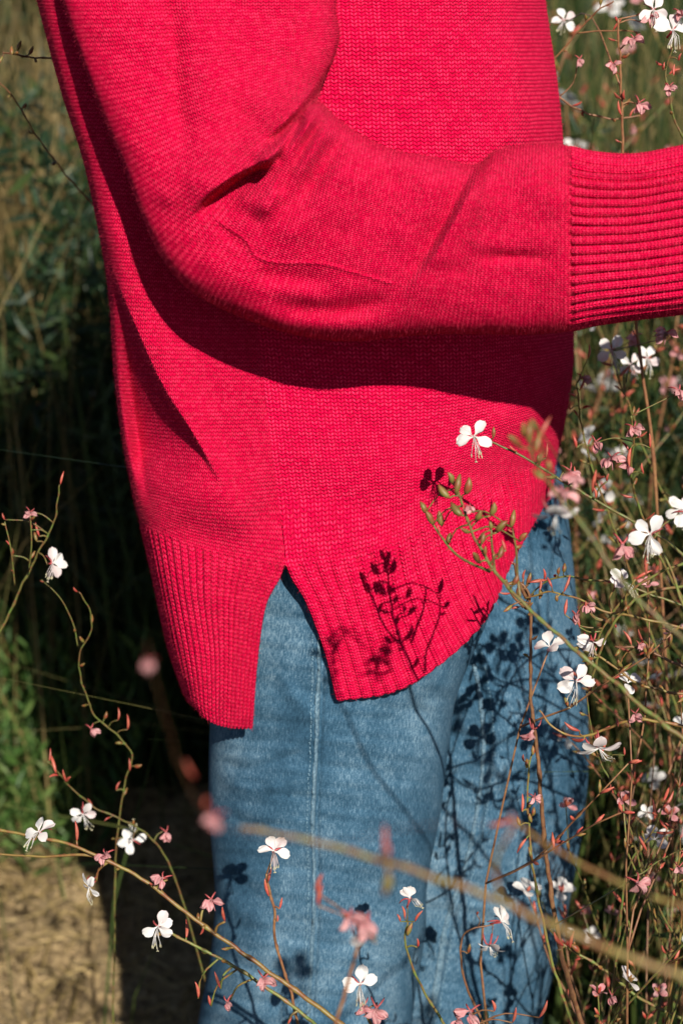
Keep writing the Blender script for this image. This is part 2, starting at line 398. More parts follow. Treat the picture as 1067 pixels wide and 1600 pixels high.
sleeve_strokes = [
 # main elbow crease: upper arm cloth hangs over the forearm
 ('flap', [(545,60),(508,120),(468,172),(432,208),(405,225)], 0.008, 50, 22, 0.4, 6),
 ('flap', [(448,232),(415,256),(375,276),(335,303),(292,345)], 0.017, 42, 34, 0.30, 8),
 ('ridge', [(498,165),(468,205),(430,240),(400,262)], 0.015, 13, 13, 0.2),
 ('ridge', [(520,185),(480,240),(430,300),(395,345)], 0.012, 17, 17, 0.2),
 ('ridge', [(478,178),(452,222),(425,258)], -0.010, 7, 7, 0.2),
 ('ridge', [(507,178),(478,228),(452,276),(430,310)], -0.008, 9, 9, 0.2),
 ('ridge', [(560,215),(520,290),(470,350),(420,385)], 0.007, 24, 24, 0.25),
 ('ridge', [(540,200),(505,262),(462,330)], -0.004, 14, 14, 0.25),
 # forearm fold: V shaped overlap near the cuff
 ('flap', [(612,482),(662,415),(700,350),(735,285),(760,245)], 0.0095, 55, 38, 0.40, 9),
 ('ridge', [(800,262),(850,300),(880,340)], 0.004, 28, 28, 0.3),
 ('ridge', [(725,404),(800,401),(886,406)], -0.0042, 9, 9, 0.45),
 ('ridge', [(720,380),(800,378),(885,380)], 0.003, 18, 18, 0.25),
 ('ridge', [(640,440),(700,420),(760,425)], -0.003, 16, 16, 0.3),
 # underside roll below the elbow
 ('ridge', [(400,462),(480,484),(560,482),(640,455)], -0.010, 17, 17, 0.35),
 ('ridge', [(385,425),(430,432),(480,436),(540,440)], -0.006, 16, 16, 0.3),
 ('ridge', [(440,500),(540,505),(640,500)], 0.004, 18, 18, 0.3),
 ('ridge', [(300,390),(350,430),(420,455)], 0.004, 24, 24, 0.3),
 ('ridge', [(330,345),(365,372),(392,392)], -0.003, 12, 12, 0.3),
 ('ridge', [(455,215),(405,290),(370,330)], 0.006, 15, 15, 0.3),
 ('ridge', [(590,232),(560,300),(520,370)], 0.005, 22, 22, 0.3),
  ('ridge', [(690,250),(660,330),(600,400)], 0.005, 34, 34, 0.3),
 # upper arm long soft fold
 ('ridge', [(262,-40),(272,60),(278,160),(296,255)], -0.0065, 15, 30, 0.3),
 ('ridge', [(310,-40),(320,80),(330,200),(310,280)], 0.004, 34, 34, 0.2),
 ('ridge', [(170,80),(215,220),(262,330)], 0.003, 30, 30, 0.3),
 ('ridge', [(500,0),(520,60),(480,140)], 0.006, 34, 34, 0.25),
 ('ridge', [(470,-40),(440,60),(420,140)], -0.003, 34, 34, 0.3),
 ('ridge', [(250,330),(275,290),(330,262)], 0.005, 20, 20, 0.3),
 # forearm seam, a thin raised line
 ('ridge', [(322,328),(350,352),(385,376),(402,402),(440,411),(500,412),(560,428),(622,446)], 0.0014, 2.6, 2.6, 0.03),
 ('ridge', [(885,225),(889,370),(893,518)], -0.0022, 5, 5, 0.02),
 ('ridge', [(600,240),(640,262),(690,255)], 0.004, 20, 20, 0.3),
]
nS = len(stations); Ast = np.array([s[0] for s in stations], float); Bst = np.array([s[1] for s in stations], float)
SPC = 34
tr2 = np.linspace(0, nS-1, (nS-1)*SPC+1)
A2, B2 = cr(Ast, tr2), cr(Bst, tr2); YC = cr(np.array(st_yc)[:, None], tr2)[:, 0]; HD = cr(np.array(st_hd)[:, None], tr2)[:, 0]
nF2 = 400; th2 = np.linspace(-PI/2, PI/2, nF2); s2 = np.sin(th2)
G2 = (A2+B2)[:, None]/2+(B2-A2)[:, None]/2*s2[None, :, None]
PE2 = 3.1
# squeeze rings where the elbow folds
wg = smst((1-np.abs(s2))/0.14)[None]
wgB = smst((1-s2)/0.03)[None]*smst((1+s2)/0.14)[None]
y2 = YC[:, None]-HD[:, None]*np.clip(1-np.abs(s2)[None]**PE2, 0, 1)**(1/PE2)
px2, py2 = G2[..., 0], G2[..., 1]
y2 = y2-stroke_field(px2, py2, sleeve_strokes)*wgB-0.0018*lownoise(px2, py2, 45, 1)*wg-0.0008*lownoise(px2, py2, 15, 5)*wg
V2 = PXa(px2, py2, y2)
N2 = grid_normals(V2)
if N2[300, 200, 1] > 0: N2 = -N2
CUFF = 17*SPC
arc2 = np.concatenate([[0], np.cumsum(np.hypot(np.diff(s2*0.09), np.diff(0.068*(1-np.abs(s2)**PE2)**(1/PE2))))])
u2 = arc2/0.0005/7.2
mids = (A2*0.45+B2*0.55); v2 = np.concatenate([[0], np.cumsum(np.linalg.norm(np.diff(mids, axis=0), axis=1))])/5.6
V2 = V2+N2*rib_disp(u2[None], np.arange(len(tr2))[:, None], 2.75, 0.0046, CUFF, 9, 0.5, 0.2)[..., None]
nK2 = 70; tk2 = np.linspace(PI/2, 3*PI/2, nK2)[1:-1]
L2, R2 = V2[:, 0], V2[:, -1]
bk2 = (L2+R2)[:, None]/2+(R2-L2)[:, None]/2*np.sin(tk2)[None, :, None]+np.array([0, 1, 0])*(-np.cos(tk2)[None, :]*HD[:, None]*0.55)[..., None]
uk2 = u2[-1]+np.arange(1, nK2-1)*(u2[-1]/nK2)
Vs = np.concatenate([V2, bk2], 1); Us = np.stack(np.broadcast_arrays(np.concatenate([u2, uk2])[None], v2[:, None]), -1)
shoulder = []; sh0 = Vs[0]; cs = sh0.mean(0)
for f_, k_ in ((0.0, .03), (.12, .30), (.35, .62), (.62, .84), (.86, .96), (.98, 1.0)):   # the cap of the sleeve rounds over the shoulder
    shoulder.append((sh0-cs)*np.array([1-f_, 1-f_, 1-f_])+cs+(np.array([-0.045, -.075, 1.475])-cs)*k_*.9)
shoulder = np.array(shoulder)
def tube_obj(name, V, U, parent):
    return link(name, np_mesh(name, V.reshape(-1, 3), grid_faces(V.shape[0], V.shape[1], True), U.reshape(-1, 2), mats=[M['knit']]), parent)
sl1 = tube_obj('sleeve', Vs[:CUFF+1], Us[:CUFF+1], sweater); sl1['label'] = 'near sleeve bent at the elbow'
cap = tube_obj('sleeve_cap', shoulder[::-1], np.stack(np.broadcast_arrays(np.concatenate([u2, uk2])[None], -np.arange(len(shoulder))[::-1, None]*6.0), -1), sweater)
cf = tube_obj('ribbed_cuff', Vs[CUFF:], Us[CUFF:], sweater)

# far sleeve hanging behind the body (hidden from here)
def ringtube(name, pts, rad, parent, mat, n=24, uvk=1.0, squash=(1, 1)):
    pts = [Vector(p) for p in pts]; V = []; U = []
    ln = 0
    for i, p in enumerate(pts):
        d = (pts[min(i+1, len(pts)-1)]-pts[max(i-1, 0)]).normalized()
        a = d.cross(Vector((0, 1, 0)));  a = a.normalized() if a.length > 0.05 else Vector((1, 0, 0)); b_ = d.cross(a)
        if i: ln += (p-pts[i-1]).length
        V.append([(p+a*math.cos(t)*rad[i]*squash[0]+b_*math.sin(t)*rad[i]*squash[1])[:] for t in np.linspace(0, 2*PI, n, endpoint=False)])
        U.append([(t*rad[i]/0.0025, ln/0.002) for t in np.linspace(0, 2*PI, n, endpoint=False)])
    V = np.array(V); U = np.array(U)
    return link(name, np_mesh(name, V.reshape(-1, 3), grid_faces(len(pts), n, True), U.reshape(-1, 2), mats=[mat]), parent)
fs = ringtube('sleeve', [(0.0, .15, 1.36), (-.02, .21, 1.2), (-.04, .22, 1.06), (0.0, .22, .96), (.02, .21, .88)], [.07, .075, .07, .062, .045], sweater, M['knit'])
fs['label'] = 'far sleeve hanging behind the body'

# ---- jeans
def leg(left, right, ys, yc, hd, strokes, name, nfr=340, pex=2.1):
    """left/right outlines as (px,py) lists; below the last one the leg goes on straight to the ankle"""
    Lq, Rq = np.array(left, float), np.array(right, float)
    n = len(Lq); t = np.linspace(0, n-1, (n-1)*40+1)
    Lf, Rf = cr(Lq, t), cr(Rq, t); yc = np.interp(t, np.arange(n), yc); hd = np.interp(t, np.arange(n), hd)
    s = np.sin(np.linspace(-PI/2, PI/2, nfr))
    G = (Lf+Rf)[:, None]/2+(Rf-Lf)[:, None]/2*s[None, :, None]
    wt = smst((1-np.abs(s))/0.08)[None]
    y = yc[:, None]-hd[:, None]*np.clip(1-np.abs(s)[None]**pex, 0, 1)**(1/pex)
    y = y-stroke_field(G[..., 0], G[..., 1], strokes)*wt-0.0026*lownoise(G[..., 0], G[..., 1]*1.5, 38, 2)*wt-0.0010*lownoise(G[..., 0]*0.6, G[..., 1]*1.6, 12, 2)*wt
    V = PXa(G[..., 0], G[..., 1], y)
    tb = np.linspace(PI/2, 3*PI/2, 60)[1:-1]
    Lw, Rw = V[:, 0], V[:, -1]
    bkk = (Lw+Rw)[:, None]/2+(Rw-Lw)[:, None]/2*np.sin(tb)[None, :, None]+np.array([0, 1, 0])*(-np.cos(tb)[None, :]*hd[:, None])[..., None]
    V = np.concatenate([V, bkk], 1)
    # continue to the ankle
    last = V[-1]; c = last.mean(0); ext = []
    for k in range(1, 9):
        f = k/8; z = c[2]*(1-f)+0.09*f; q = (last-c)*np.array([1-.42*f, 1-.35*f, 1-f])+np.array([c[0]+0.01*f, c[1], z]); ext.append(q)
    V = np.concatenate([V, np.array(ext)], 0)
    x = np.concatenate([[0], np.cumsum(np.linalg.norm(np.diff(V[n*8 if n*8 < len(V) else 0], axis=0), axis=1))])
    zc = V[:, :, 2].mean(1)
    U = np.stack(np.broadcast_arrays(x[None], -zc[:, None]), -1)
    return V, U
nearL = [(345,700),(336,860),(330,1000),(328,1130),(326,1210),(328,1290),(336,1400),(328,1500),(309,1600),(300,1680)]
nearR = [(835,700),(815,820),(765,960),(716,1080),(700,1170),(688,1270),(668,1375),(664,1460),(648,1560),(635,1680)]
near_strokes = [
 ('ridge', [(500,700),(503,900),(504,1040),(500,1160),(495,1290),(497,1400),(487,1600),(484,1700)], -0.0022, 4.0, 4.0, 0.01),
 ('ridge', [(492,700),(494,900),(494,1040),(491,1160),(486,1290),(488,1400),(478,1600),(474,1700)], 0.0014, 7, 7, 0.01),
 ('ridge', [(330,1215),(400,1235),(450,1222)], 0.0045, 11, 11, 0.3),
 ('ridge', [(330,1180),(380,1200),(450,1185),(490,1160)], -0.003, 9, 9, 0.3),
 ('ridge', [(590,1010),(640,1100),(700,1150)], -0.005, 14, 14, 0.3),
 ('ridge', [(620,990),(680,1060),(720,1080)], 0.005, 14, 14, 0.3),
 ('ridge', [(430,1050),(470,1100),(500,1130)], 0.003, 12, 12, 0.3),
 ('ridge', [(340,1260),(400,1290),(470,1280)], -0.003, 10, 10, 0.3),
 ('ridge', [(335,1380),(370,1420),(430,1440)], 0.004, 15, 15, 0.3),
 ('ridge', [(330,1330),(360,1370),(420,1400)], -0.003, 11, 11, 0.3),
 ('ridge', [(560,1130),(640,1110),(700,1060)], -0.003, 16, 16, 0.3),
 ('ridge', [(520,1290),(600,1330),(680,1320)], 0.003, 24, 24, 0.3),
 ('ridge', [(350,1150),(420,1160),(490,1130)], -0.002, 12, 12, 0.3),
 ('ridge', [(510,1500),(580,1530),(650,1500)], -0.003, 16, 16, 0.3),
 ('ridge', [(330,1500),(400,1540),(480,1530)], 0.003, 16, 16, 0.3),
 ('ridge', [(505,960),(520,1060),(600,1130)], 0.002, 22, 22, 0.3),
]
VL, UL = leg(nearL, nearR, None, [-.07,-.07,-.075,-.08,-.08,-.08,-.08,-.08,-.08,-.08], [.088]*3+[.085]*3+[.082]*4, near_strokes, 'near')
farL = [(470,650),(500,800),(540,960),(560,1080),(565,1200),(560,1300),(545,1400),(535,1500),(520,1600),(515,1680)]
farR = [(868,680),(888,815),(902,950),(916,1080),(919,1200),(906,1320),(882,1450),(868,1510),(846,1600),(830,1680)]
far_strokes = [
 ('ridge', [(735,990),(752,1060),(763,1150),(756,1240),(736,1345),(702,1450),(678,1560),(665,1680)], -0.0022, 4.0, 4.0, 0.01),
 ('ridge', [(745,985),(763,1060),(774,1150),(767,1240),(747,1345),(713,1452),(689,1560),(676,1680)], 0.0016, 7, 7, 0.01),
 ('ridge', [(780,1180),(840,1190),(900,1180)], 0.003, 16, 16, 0.3),
 ('ridge', [(760,1280),(830,1310),(890,1300)], -0.003, 18, 18, 0.3),
 ('ridge', [(740,1400),(800,1430),(860,1420)], 0.004, 18, 18, 0.3),
 ('ridge', [(800,880),(840,960),(880,1040)], 0.004, 24, 24, 0.3),
]
for k in range(16):   # puckers along the inner seam
    t = k/15; sx, sy = cr(np.array([(765,1060),(776,1150),(769,1240),(749,1345),(715,1450),(690,1560)]), np.array([t*5]))[0]
    far_strokes.append(('ridge', [(sx, sy), (sx+14, sy+3), (sx+30, sy+5)], 0.0012 if k % 2 else -0.001, 6, 6, 0.4))
VR, UR = leg(farL, farR, None, [.06,.06,.05,.04,.04,.04,.04,.04,.04,.04], [.085]*10, far_strokes, 'far', 300)
allV = np.concatenate([VL.reshape(-1, 3), VR.reshape(-1, 3)]); allU = np.concatenate([UL.reshape(-1, 2), UR.reshape(-1, 2)])
f1 = grid_faces(VL.shape[0], VL.shape[1], True); f2 = grid_faces(VR.shape[0], VR.shape[1], True)+VL.shape[0]*VL.shape[1]
jeans = link('jeans', np_mesh('jeans', allV, np.concatenate([f1, f2]), allU, mats=[M['denim']]), person)
def cloth_point(flat, px, py, lift):
    cpos = np.array(CAM); d = np.array(PX(px, py, 0))-cpos; d /= np.linalg.norm(d); r = flat-cpos; along = r@d; perp = np.linalg.norm(r-along[:, None]*d, axis=1)
    cand = np.where(perp < 0.0016)[0]
    if len(cand) == 0: return None
    return flat[cand[np.argmin(along[cand])]]-d*lift
def seam_ribbon(pts, V, wpx, lift=0.0016):
    """the folded double seam: a narrow band of faded denim that lies on the leg"""
    pl = cr(np.array(pts, float), np.linspace(0, len(pts)-1, 120)); flat = V[:400].reshape(-1, 3); rows = []
    for i, (x, y) in enumerate(pl):
        row = [cloth_point(flat, x+k*wpx/2, y, (lift if abs(k) < .9 else -0.0006)*(1+.35*math.sin(i*1.7)+.2*math.sin(i*.9))) for k in (-1, -.8, 0, .8, 1)]
        if all(r is not None for r in row): rows.append(row)
    A = np.array(rows); U = np.stack(np.broadcast_arrays(np.linspace(0, .004, 5)[None], np.linspace(0, .4, len(A))[:, None]), -1)
    return link('side_seam', np_mesh('side_seam', A.reshape(-1, 3), grid_faces(len(A), 5), U.reshape(-1, 2), mats=[M['seam']]), jeans)
def stitch_line(pts, V, name='seam_stitching'):
    """a row of raised thread stitches that lies on the cloth: points are the nearest cloth points"""
    pl = cr(np.array(pts, float), np.linspace(0, len(pts)-1, 190)); vs = []; fs_ = []
    flat = V.reshape(-1, 3)
    for i in range(0, len(pl)-1):
        if i % 2: continue
        a = np.array(PX(pl[i][0], pl[i][1], 0)); b_ = np.array(PX(pl[i+1][0], pl[i+1][1], 0)); cpos = np.array(CAM)
        out = []
        for q in (a, b_):
            d = q-cpos; d /= np.linalg.norm(d); r = flat-cpos; along = r@d; perp = np.linalg.norm(r-along[:, None]*d, axis=1)
            cand = np.where(perp < 0.0012)[0]
            if len(cand) == 0: break
            j = cand[np.argmin(along[cand])]; out.append(flat[j]-d*0.0004)
        if len(out) < 2: continue
        p, q = out; up = (q-p); up /= np.linalg.norm(up)+1e-9; sd = np.cross(up, (p-cpos)); sd = sd/np.linalg.norm(sd)*0.00035; nn = -(p-cpos)/np.linalg.norm(p-cpos)*0.0004
        k = len(vs); vs += [p-sd, p+sd, q+sd, q-sd, (p+q)/2-sd*.8+nn, (p+q)/2+sd*.8+nn]
        fs_ += [(k, k+1, k+5, k+4), (k+4, k+5, k+2, k+3)]
    if vs:
        o = link(name, np_mesh(name, vs, fs_, mats=[M['thread']]), jeans); return o
M['seam'] = simple('faded_seam_denim', (0.125, 0.195, 0.24), 0.85, 0.45, 420, 0.0, (0.03, 0.072, 0.112), 0.0004, False)
seam_ribbon([(497,905),(499,960),(499,1040),(496,1160),(490,1290),(492,1400),(482,1590)], VL, 7)
seam_ribbon([(742,1040),(748,1070),(757,1150),(750,1240),(731,1345),(697,1452),(673,1590)], VR, 7)
stitch_line([(488,960),(487,1040),(484,1160),(479,1290),(481,1400),(470,1600)], VL)
stitch_line([(752,1020),(760,1060),(770,1150),(763,1240),(743,1345),(709,1452),(685,1580)], VR)

# ---- the body under the clothes, one continuous skinned figure
def body():
    bm = bmesh.new(); ids = {}; sk = bm.verts.layers.skin.verify()
    def v(n, p): ids[n] = bm.verts.new(p)
    xs = {'pelvis': (.03, .0, .92), 'belly': (.01, .0, 1.06), 'chest': (-.03, .0, 1.24), 'base': (-.02, 0, 1.38), 'neck': (0, 0, 1.46), 'skull0': (.015, 0, 1.53), 'skull1': (.03, 0, 1.60), 'skull2': (.025, 0, 1.66),
          'shn': (-.05, -.14, 1.35), 'eln': (-.08, -.215, 1.075), 'wrn': (.27, -.24, 1.13), 'pal': (.345, -.245, 1.145),
          'shf': (-.03, .15, 1.35), 'elf': (-.03, .21, 1.08), 'wrf': (.02, .20, .86), 'paf': (.03, .20, .80),
          'hn': (.02, -.07, .86), 'kn': (-.02, -.08, .50), 'an': (-.02, -.08, .10), 'tn': (.09, -.08, .035),
          'hf': (.09, .06, .86), 'kf': (.09, .05, .50), 'af': (.08, .05, .10), 'tf': (.19, .05, .035)}
    xs['eln'] = tuple(PX(352, 395, -.215)); xs['wrn'] = tuple(PX(905, 372, -.24)); xs['pal'] = tuple(PX(1075, 352, -.243)); xs['shn'] = tuple(PX(320, -160, -.15))
    for k, p in xs.items(): v(k, p)
    E = [('pelvis','belly'),('belly','chest'),('chest','base'),('base','neck'),('neck','skull0'),('skull0','skull1'),('skull1','skull2'),('chest','shn'),('shn','eln'),('eln','wrn'),('wrn','pal'),
         ('chest','shf'),('shf','elf'),('elf','wrf'),('wrf','paf'),('pelvis','hn'),('hn','kn'),('kn','an'),('an','tn'),('pelvis','hf'),('hf','kf'),('kf','af'),('af','tf')]
    R = dict(pelvis=.09, belly=.08, chest=.09, base=.06, neck=.045, skull0=.06, skull1=.082, skull2=.06, shn=.045, eln=.034, wrn=.024, pal=.03, shf=.045, elf=.034, wrf=.024, paf=.03,
             hn=.06, kn=.045, an=.034, tn=.028, hf=.06, kf=.045, af=.034, tf=.028)
    for a, b_ in E: bm.edges.new((ids[a], ids[b_]))
    def hand(w, base, d, side, up):
        b0 = Vector(xs[base]); d = Vector(d).normalized(); up = Vector(up); side = Vector(side)
        for i, ln in enumerate((.062, .074, .078, .066)):
            o = side*((i-1.5)*.017)
            prev = ids[base]; p = b0+o+d*.03
            for j, fr in enumerate((.0, .45, .78, 1.0)):
                q = p+d*ln*fr*0.9-up*(.030*fr*fr)
                n_ = '%s%d%d' % (w, i, j); v(n_, q); R[n_] = (.0095, .0088, .008, .0065)[j]; bm.edges.new((prev, ids[n_])); prev = ids[n_]
        prev = ids[base]; p = b0-side*.025-d*.015
        for j, fr in enumerate((0, .5, 1.0)):
            q = p-side*.028*fr+d*.055*fr-up*.008*fr; n_ = '%st%d' % (w, j); v(n_, q); R[n_] = (.011, .0095, .007)[j]; bm.edges.new((prev, ids[n_])); prev = ids[n_]
    hand('a', 'pal', (1, -.05, .12), (0, .3, -.95), (0, -1, -.3))
    hand('b', 'paf', (.1, 0, -1), (1, 0, 0), (0, -1, 0))
    for n_, vv in ids.items():
        r = R[n_]; vv[sk].radius = (r, r*(1.25 if n_ in ('pelvis', 'belly', 'chest') else 1)); vv[sk].use_root = (n_ == 'pelvis')
    me = bpy.data.meshes.new('body'); bm.to_mesh(me); bm.free(); me.materials.append(M['skin'])
    o = link('body', me, person); o.modifiers.new('skin', 'SKIN'); s_ = o.modifiers.new('sub', 'SUBSURF'); s_.levels = 1; s_.render_levels = 2
    for p in me.polygons: p.use_smooth = True
    return o
body()
# hair: back of head and a bun; face details
def ball(name, c, r, parent, mat, seg=20, fn=None):
    bm = bmesh.new(); bmesh.ops.create_uvsphere(bm, u_segments=seg, v_segments=seg//2, radius=1)
    for v_ in bm.verts:
        q = v_.co.copy()
        if fn: q = fn(q)
        v_.co = Vector((q.x*r[0], q.y*r[1], q.z*r[2]))
    me = bpy.data.meshes.new(name); bm.to_mesh(me); bm.free(); me.materials.append(mat)
    for p in me.polygons: p.use_smooth = True
    o = link(name, me, parent); o.location = c; return o
ball('hair', (.005, 0, 1.635), (.105, .092, .10), person, M['hair'], 28, lambda q: Vector((min(q.x, .45), q.y, q.z if q.z > -.6 or q.x < 0 else -.6))*(1+.03*math.sin(q.x*9+q.z*7)))
ball('nose', (.108, 0, 1.582), (.020, .012, .020), person, M['skin'], 12)
for yy in (-.03, .03): ball('eye', (.090, yy, 1.60), (.0125, .012, .008), person, simple('eye_white', (.7, .7, .7), .2), 10)
ball('mouth', (.100, 0, 1.548), (.008, .022, .006), person, simple('lip', (.5, .15, .13), .4), 10)
for yy in (-.083, .083): ball('ear', (.02, yy, 1.59), (.016, .008, .028), person, M['skin'], 10)
for xx, yy in ((.02, -.08), (.12, .05)):
    ball('shoe', (xx, yy, .045), (.13, .048, .05), person, M['shoe'], 20, lambda q: Vector((q.x, q.y, max(q.z*(1.0-.35*q.x), -.75))))

# fuzz of loose wool fibres that stands off the knit
def fuzz(surfs, count, parent, ln=0.0026, wd=0.00007):
    vs = []; 
    for (V, N, share) in surfs:
        nr, nc = V.shape[:2]; n = int(count*share)
        i = rng.integers(0, nr-1, n); j = rng.integers(0, nc-1, n); p = V[i, j]+(V[i+1, j+1]-V[i, j])*rng.random((n, 1)); nn = N[i, j]
        t = rng.normal(size=(n, 3)); t -= nn*(t*nn).sum(1, keepdims=True); t /= np.linalg.norm(t, axis=1, keepdims=True)+1e-9
        l = ln*(0.4+rng.random((n, 1))); sd = np.cross(nn, t)*wd
        a = p; b_ = p+nn*l*0.45+t*l*0.4; c = p+nn*l*0.6+t*l*0.95
        vs.append(np.stack([a-sd, a+sd, b_+sd, b_-sd, c, c], 1)[:, :5])
    vs = np.concatenate(vs); n = len(vs); base = np.arange(n)[:, None]*5
    tris = np.concatenate([base+np.array([[0, 1, 2]]), base+np.array([[0, 2, 3]]), base+np.array([[3, 2, 4]])])
    o = link('loose_wool_fibre', np_mesh('loose_wool_fibre', vs.reshape(-1, 3), tris, mats=[M['fuzz']]), parent); o['kind'] = 'stuff'
M['fuzz'] = simple('loose_red_wool', (0.50, 0.018, 0.055), 0.9, 0.2, 20, 0.3)
NA, NBn = grid_normals(VA), grid_normals(VB)
if NA[100, 100, 1] > 0: NA = -NA
if NBn[100, 100, 1] > 0: NBn = -NBn
fuzz([(VA, NA, .35), (VB, NBn, .3), (V2, N2, .35)], 80000, sweater, 0.0028, 0.00007)

#PLANTS
# ------------------------------------------------------------------ ground
def tri_mesh_tone(name, vs, tris, tone, mat, smooth=False):
    me = np_mesh(name, vs, tris, smooth=smooth, mats=[mat])
    a = me.attributes.new('tone', 'FLOAT', 'POINT'); a.data.foreach_set('value', np.asarray(tone, np.float32)); return me
def ground():
    b = NB('dry_soil')
    o = b.tc('Object'); n1 = b.noise(o, 9, 6, 0.65); n2 = b.noise(o, 70, 4, 0.7); n3 = b.noise(o, 1.5, 3)
    c = b.ramp(n2, [(0.3, (0.085, 0.055, 0.028)), (0.5, (0.26, 0.18, 0.088)), (0.72, (0.42, 0.31, 0.16))])
    c = b.mix(b.mapr(n1, 0.5, 0.7, 0, 0.6), c, (0.12, 0.08, 0.035))
    c = b.mix(b.mapr(n3, 0.5, 0.7, 0, 0.4), c, (0.10, 0.08, 0.035))
    ox, oy, _ = b.sep(o)[:3]
    wob = b.noise(o, 5, 4)
    pm = b.math('MULTIPLY', b.mapr(b.math('ADD', ox, b.math('MULTIPLY', wob, .2)), .15, .22, 1, 0), b.math('MULTIPLY', b.mapr(oy, .25, .4, 0, 1), b.mapr(b.math('ADD', oy, b.math('MULTIPLY', wob, .2)), 1.3, 1.4, 1, 0)))
    c = b.mix(pm, b.mix(b.mapr(n2, .4, .65), (0.018, 0.022, 0.010), (0.05, 0.045, 0.02)), c)
    m = b.done(c, 0.95, b.bump(b.math('ADD', n2, n1), 0.8, 0.02))
    # finely modelled near the path, coarse beyond
    n = 200; xs = np.sign(np.linspace(-1, 1, n))*np.abs(np.linspace(-1, 1, n))**3*80; X, Y = np.meshgrid(xs, xs); 
    X = X-0.35; Y = Y+0.9
    Z = 0.012*np.sin(X*9+Y*4)+0.010*np.sin(X*23-Y*17)+0.006*rng.normal(size=X.shape)*(np.hypot(X+.35, Y-.9) < 3)
    o_ = link('ground', np_mesh('ground', np.stack([X, Y, Z], -1).reshape(-1, 3), grid_faces(n, n), mats=[m])); o_['kind'] = 'structure'
ground()

def blades(n, xr, yr, hr, wr, lean=0.35, seg=4, filt=None, tone=(0, 1), dirbias=(0, 0)):
    """curved tapering blades: returns verts, quads, tone"""
    x = rng.uniform(*xr, n); y = rng.uniform(*yr, n)
    if filt is not None: k = filt(x, y); x, y = x[k], y[k]; n = len(x)
    h = rng.uniform(*hr, n); wd = rng.uniform(*wr, n); a = rng.uniform(0, 2*PI, n); ln = rng.normal(0, lean, n)
    dx, dy = np.cos(a)*ln+dirbias[0], np.sin(a)*ln+dirbias[1]; fa_ = rng.uniform(0, 2*PI, n)
    V = np.zeros((n, seg+1, 2, 3))
    for k in range(seg+1):
        f = k/seg; cx = x+dx*h*f**1.8; cy = y+dy*h*f**1.8; cz = h*(f-0.12*np.abs(ln)*f*f*2); wk = wd*(1-f**1.5)*0.5+0.0002
        for j, sg in enumerate((-1, 1)):
            V[:, k, j, 0] = cx+np.cos(fa_+f*1.5)*wk*sg; V[:, k, j, 1] = cy+np.sin(fa_+f*1.5)*wk*sg; V[:, k, j, 2] = cz
    base = np.arange(n)[:, None, None]*(seg+1)*2+np.arange(seg)[None, :, None]*2
    F = (base+np.array([0, 1, 3, 2])[None, None]).reshape(-1, 4)
    T = np.repeat(rng.uniform(*tone, n), (seg+1)*2)
    return V.reshape(-1, 3), F, T
def leaves(P, D, ln, wd, tone):
    """lanceolate leaves folded along the midrib. P (n,3) base, D (n,3) direction"""
    n = len(P); D = D/np.linalg.norm(D, axis=1, keepdims=True)
    r = rng.normal(size=(n, 3)); sd = np.cross(D, r); sd /= np.linalg.norm(sd, axis=1, keepdims=True); up = np.cross(sd, D)
    ln = ln[:, None]; wd = wd[:, None]
    pts = [P, P+D*ln*.35+sd*wd*.5+up*wd*.15, P+D*ln*.4-up*wd*.12, P+D*ln*.35-sd*wd*.5+up*wd*.15, P+D*ln-up*ln*.18,
           P+D*ln*.72+sd*wd*.32+up*wd*.02-up*ln*.05, P+D*ln*.72-sd*wd*.32-up*ln*.05, P+D*ln*.74-up*ln*.09]
    V = np.stack(pts, 1); b = np.arange(n)[:, None]*8
    T = np.concatenate([b+np.array([[0, 1, 2]]), b+np.array([[0, 2, 3]]), b+np.array([[1, 5, 7]]), b+np.array([[1, 7, 2]]), b+np.array([[2, 7, 6]]), b+np.array([[2, 6, 3]]), b+np.array([[5, 4, 7]]), b+np.array([[7, 4, 6]])])
    return V.reshape(-1, 3), T, np.repeat(tone, 8)
M['dry'] = leafy('dry_grass', [(0.0, (0.020, 0.018, 0.006)), (0.45, (0.13, 0.09, 0.03)), (1.0, (0.36, 0.26, 0.11))], 0.6, 0.25)
M['grassgreen'] = leafy('green_grass', [(0.0, (0.0083, 0.0193, 0.0055)), (0.5, (0.0303, 0.0550, 0.0121)), (0.8, (0.0660, 0.0880, 0.0193)), (1.0, (0.1430, 0.1210, 0.0440))], 0.5, 0.25)
M['bush'] = leafy('dark_leaves', [(0.0, (0.0060, 0.0168, 0.0084)), (0.6, (0.0180, 0.0390, 0.0144)), (1.0, (0.0450, 0.0690, 0.0180))], 0.5, 0.2)
M['sprig'] = leafy('fresh_leaves', [(0.0, (0.0260, 0.0650, 0.0130)), (0.6, (0.0520, 0.1105, 0.0228)), (1.0, (0.1105, 0.1560, 0.0390))], 0.5, 0.3)
def stuff_blades(name, label, mat, *a, **k):
    V, F, T = blades(*a, **k); o = link(name, tri_mesh_tone(name, V, F, T, M[mat])); tag(o, label, 'grass', kind='stuff'); return o
path = lambda x, y: ~((y < 1.16+0.10*np.sin(x*9)) & (x < 0.0))          # the bare path left of the legs
stuff_blades('dry_grass', 'golden dry grass standing behind the jumper at upper left', 'dry', 5200, (-1.9, -0.25), (1.7, 2.6), (0.6, 1.35), (0.003, 0.009), 0.30, tone=(0.1, 1))
stuff_blades('dry_grass', 'golden and olive dry grass behind the cuff and flowers at right', 'dry', 3200, (0.08, 1.8), (0.6, 2.8), (0.4, 1.15), (0.003, 0.006), 0.40, tone=(0.0, .8))
stuff_blades('green_grass', 'green grass thick among the flower stems at right', 'grassgreen', 12000, (0.12, 1.7), (0.35, 2.6), (0.3, 1.0), (0.003, 0.009), 0.45)
